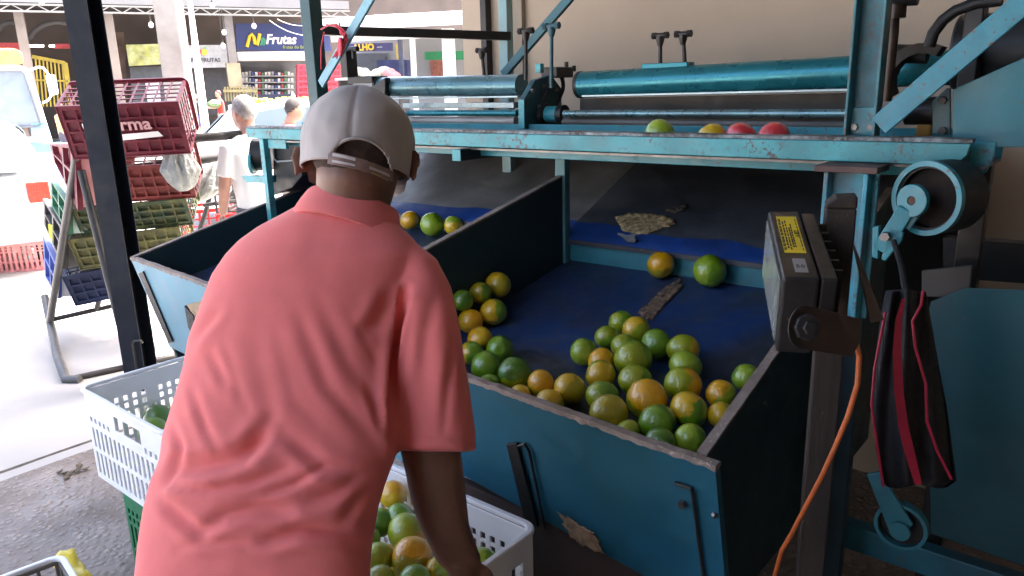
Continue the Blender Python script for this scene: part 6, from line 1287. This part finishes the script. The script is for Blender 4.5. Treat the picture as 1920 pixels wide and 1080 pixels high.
def person(label, base, Ht, face_dir, shirt, trouser, hair, skin=(.34, .18, .12), lean=0.0, arms=((.1, -.35), (.1, -.35)), vox=.014, extra=None):
    """standing figure: continuous body, with shirt, trousers, hair as its clothing"""
    k = Ht/1.75; f = nrm(np.array([face_dir[0], face_dir[1], 0])); r = np.array([f[1], -f[0], 0]); o_ = np.array([base[0], base[1], 0.0]); t = thing('person', label, 'person', o_)
    def B(x, y, z): zz = z*k; sh_ = max(0, z-.95)*lean; return o_+r*x*k+f*(y*k+sh_*k)+mz*(zz-.18*lean*max(0, z-.95)*k)
    parts = [ell(B(0, .02, 1.63), .075*k, .092*k, .115*k, r, f, mz), ell(B(0, .045, 1.57), .055*k, .065*k, .06*k, r, f, mz), ell(B(0, .115, 1.615), .012*k, .018*k, .02*k, r, f, mz, 8, 6), chain([(B(0, 0, 1.56), .055*k), (B(0, -.01, 1.42), .06*k)]), chain([(B(0, 0, 1.42), .10*k), (B(0, .0, 1.2), .12*k), (B(0, 0, .95), .12*k)])]
    for s_ in (-1, 1): parts.append(ell(B(.077*s_, .0, 1.62), .008*k, .016*k, .03*k, r, f, mz, 8, 6))
    top, bot = [], []
    top.append(MB().loft([[B(w_*spw(math.cos(a), .8), d_*spw(math.sin(a), .8)-.005, z) for a in np.linspace(0, 2*math.pi, 24, endpoint=False)] for z, w_, d_ in ((.88, .165, .12), (1.0, .165, .12), (1.2, .18, .125), (1.36, .20, .115), (1.43, .17, .09), (1.48, .085, .07))]))
    for s_, (fy, dz) in zip((-1, 1), arms):
        s0, e0 = B(.185*s_, 0, 1.39), B(.23*s_, fy*.5, 1.39+dz*.75); h0 = e0+(f*fy*1.2-r*s_*.03+mz*(dz*.75 if fy < .3 else .02))*k*.8
        parts.append(chain([(s0, .05*k), (e0, .042*k), (e0*.4+h0*.6, .036*k), (h0, .026*k)])); parts.append(ell(h0+(h0-e0)*.25, .03*k, .03*k, .05*k, nu=10, nv=8)); top.append(chain([(s0+(s0-e0)*.1, .06*k), (s0*.5+e0*.5, .062*k), (s0*.25+e0*.75, .06*k)]))
    for s_ in (-1, 1):
        a, b_, c = B(.09*s_, 0, .92), B(.10*s_, .02, .5), B(.10*s_, -.02, .09); parts.append(chain([(a, .085*k), (b_, .055*k), (c, .04*k)])); parts.append(ell(c+f*.06*k-mz*.05*k, .045*k, .13*k, .04*k, r, f, mz)); bot.append(chain([(a+mz*.04, .10*k), (b_, .078*k), (c*.6+b_*.4, .072*k)] if trouser[1] else [(a+mz*.04, .10*k), (b_+mz*.08, .088*k)]))
    bot.append(chain([(B(0, 0, .98), .14*k), (B(0, 0, .84), .14*k)]))
    Vx, Fx, _ = remesh(parts, vox, 3); surf_obj('body', Vx, Fx, skin_material('skin', skin), t)
    Vx, Fx, _ = remesh(top, vox*1.2, 3); surf_obj('shirt', Vx, Fx, cloth_material('shirt_cloth', shirt), t); Vx, Fx, _ = remesh(bot, vox*1.2, 3); surf_obj('trousers', Vx, Fx, cloth_material('trouser_cloth', trouser[0]), t)
    if hair:
        e = ell(B(0, -.005, 1.655), .081*k, .098*k, .105*k, r, f, mz, 18, 14); e.v = [v_ for v_ in e.v]; b = MB(); b.add(e.v, [fc for fc in e.f if len(fc) > 4 or (np.mean([np.array(e.v[i]) for i in fc], axis=0)-B(0, 0, 1.62))@(mz*1.0-f*.7) > .02*k]); b.f = [fc for fc in b.f if len(fc) <= 4]; obj('hair', b, mat('hair_%.2f' % hair[0], hair, .8, 0, .3, 40, bmp=.5, bscale=150), t, smooth=True)
    return t
gp = atY(470, 215, 4.9); person('grey haired man in a white shirt standing beyond the machine table', (gp[0], 4.9, 0), 1.565, (-.55, .4), (.75, .74, .73), ((.1, .1, .12), True), (.30, .28, .27), (.42, .22, .16), .10, vox=.010)
mp_ = atY(508, 225, 7.2); person('stooping person in dark maroon top beside the grey haired man', (mp_[0], 7.2, 0), 1.56, (.8, .3), (.16, .06, .075), ((.08, .07, .07), True), (.03, .025, .025), (.3, .16, .11), .35, vox=.014)
q = atz(370, 246, 0); person('man in black shirt and violet shorts beside the white pole', (atY(366, 200, 27)[0], 27, 0), 1.72, (.6, .8), (.045, .04, .045), ((.09, .08, .30), False), (.03, .025, .025), (.5, .27, .2), 0, vox=.022)
person('man in red shirt and cap carrying green produce along the road', (atY(414, 200, 27.5)[0], 27.5, 0), 1.78, (-.7, -.5), (.55, .06, .05), ((.5, .46, .42), False), (.2, .05, .05), (.5, .27, .2), .05, ((.45, -.3), (.45, -.3)), vox=.022)
pb = atY(402, 195, 27.2); b = MB(); e = ell(pb, .22, .18, .16, nu=16, nv=10); e.v = [tuple(np.array(v_)+.05*np.array(noise.noise_vector((v_[0]*9, v_[1]*9, v_[2]*9)))) for v_ in e.v]; o = obj('produce_bundle', e, mat('leafy_green', (.10, .25, .05), .7, 0, .5, 9, .6, (.6, .65, .5), 6, .55), smooth=True); tag(o, 'green and white bundle of produce held by the man in red', 'produce')
person('person in pale orange top behind the lorry mirror', (atY(112, 200, 19)[0], 19, 0), 1.50, (.3, .9), (.72, .48, .22), ((.1, .1, .14), True), (.05, .03, .03), (.35, .2, .14), 0, vox=.022)
person('distant shopper in white near the red crate stacks', (atY(548, 190, 28)[0], 28, 0), 1.60, (.5, .8), (.7, .68, .66), ((.1, .09, .09), True), (.55, .53, .5), (.4, .22, .16), .1, vox=.022)
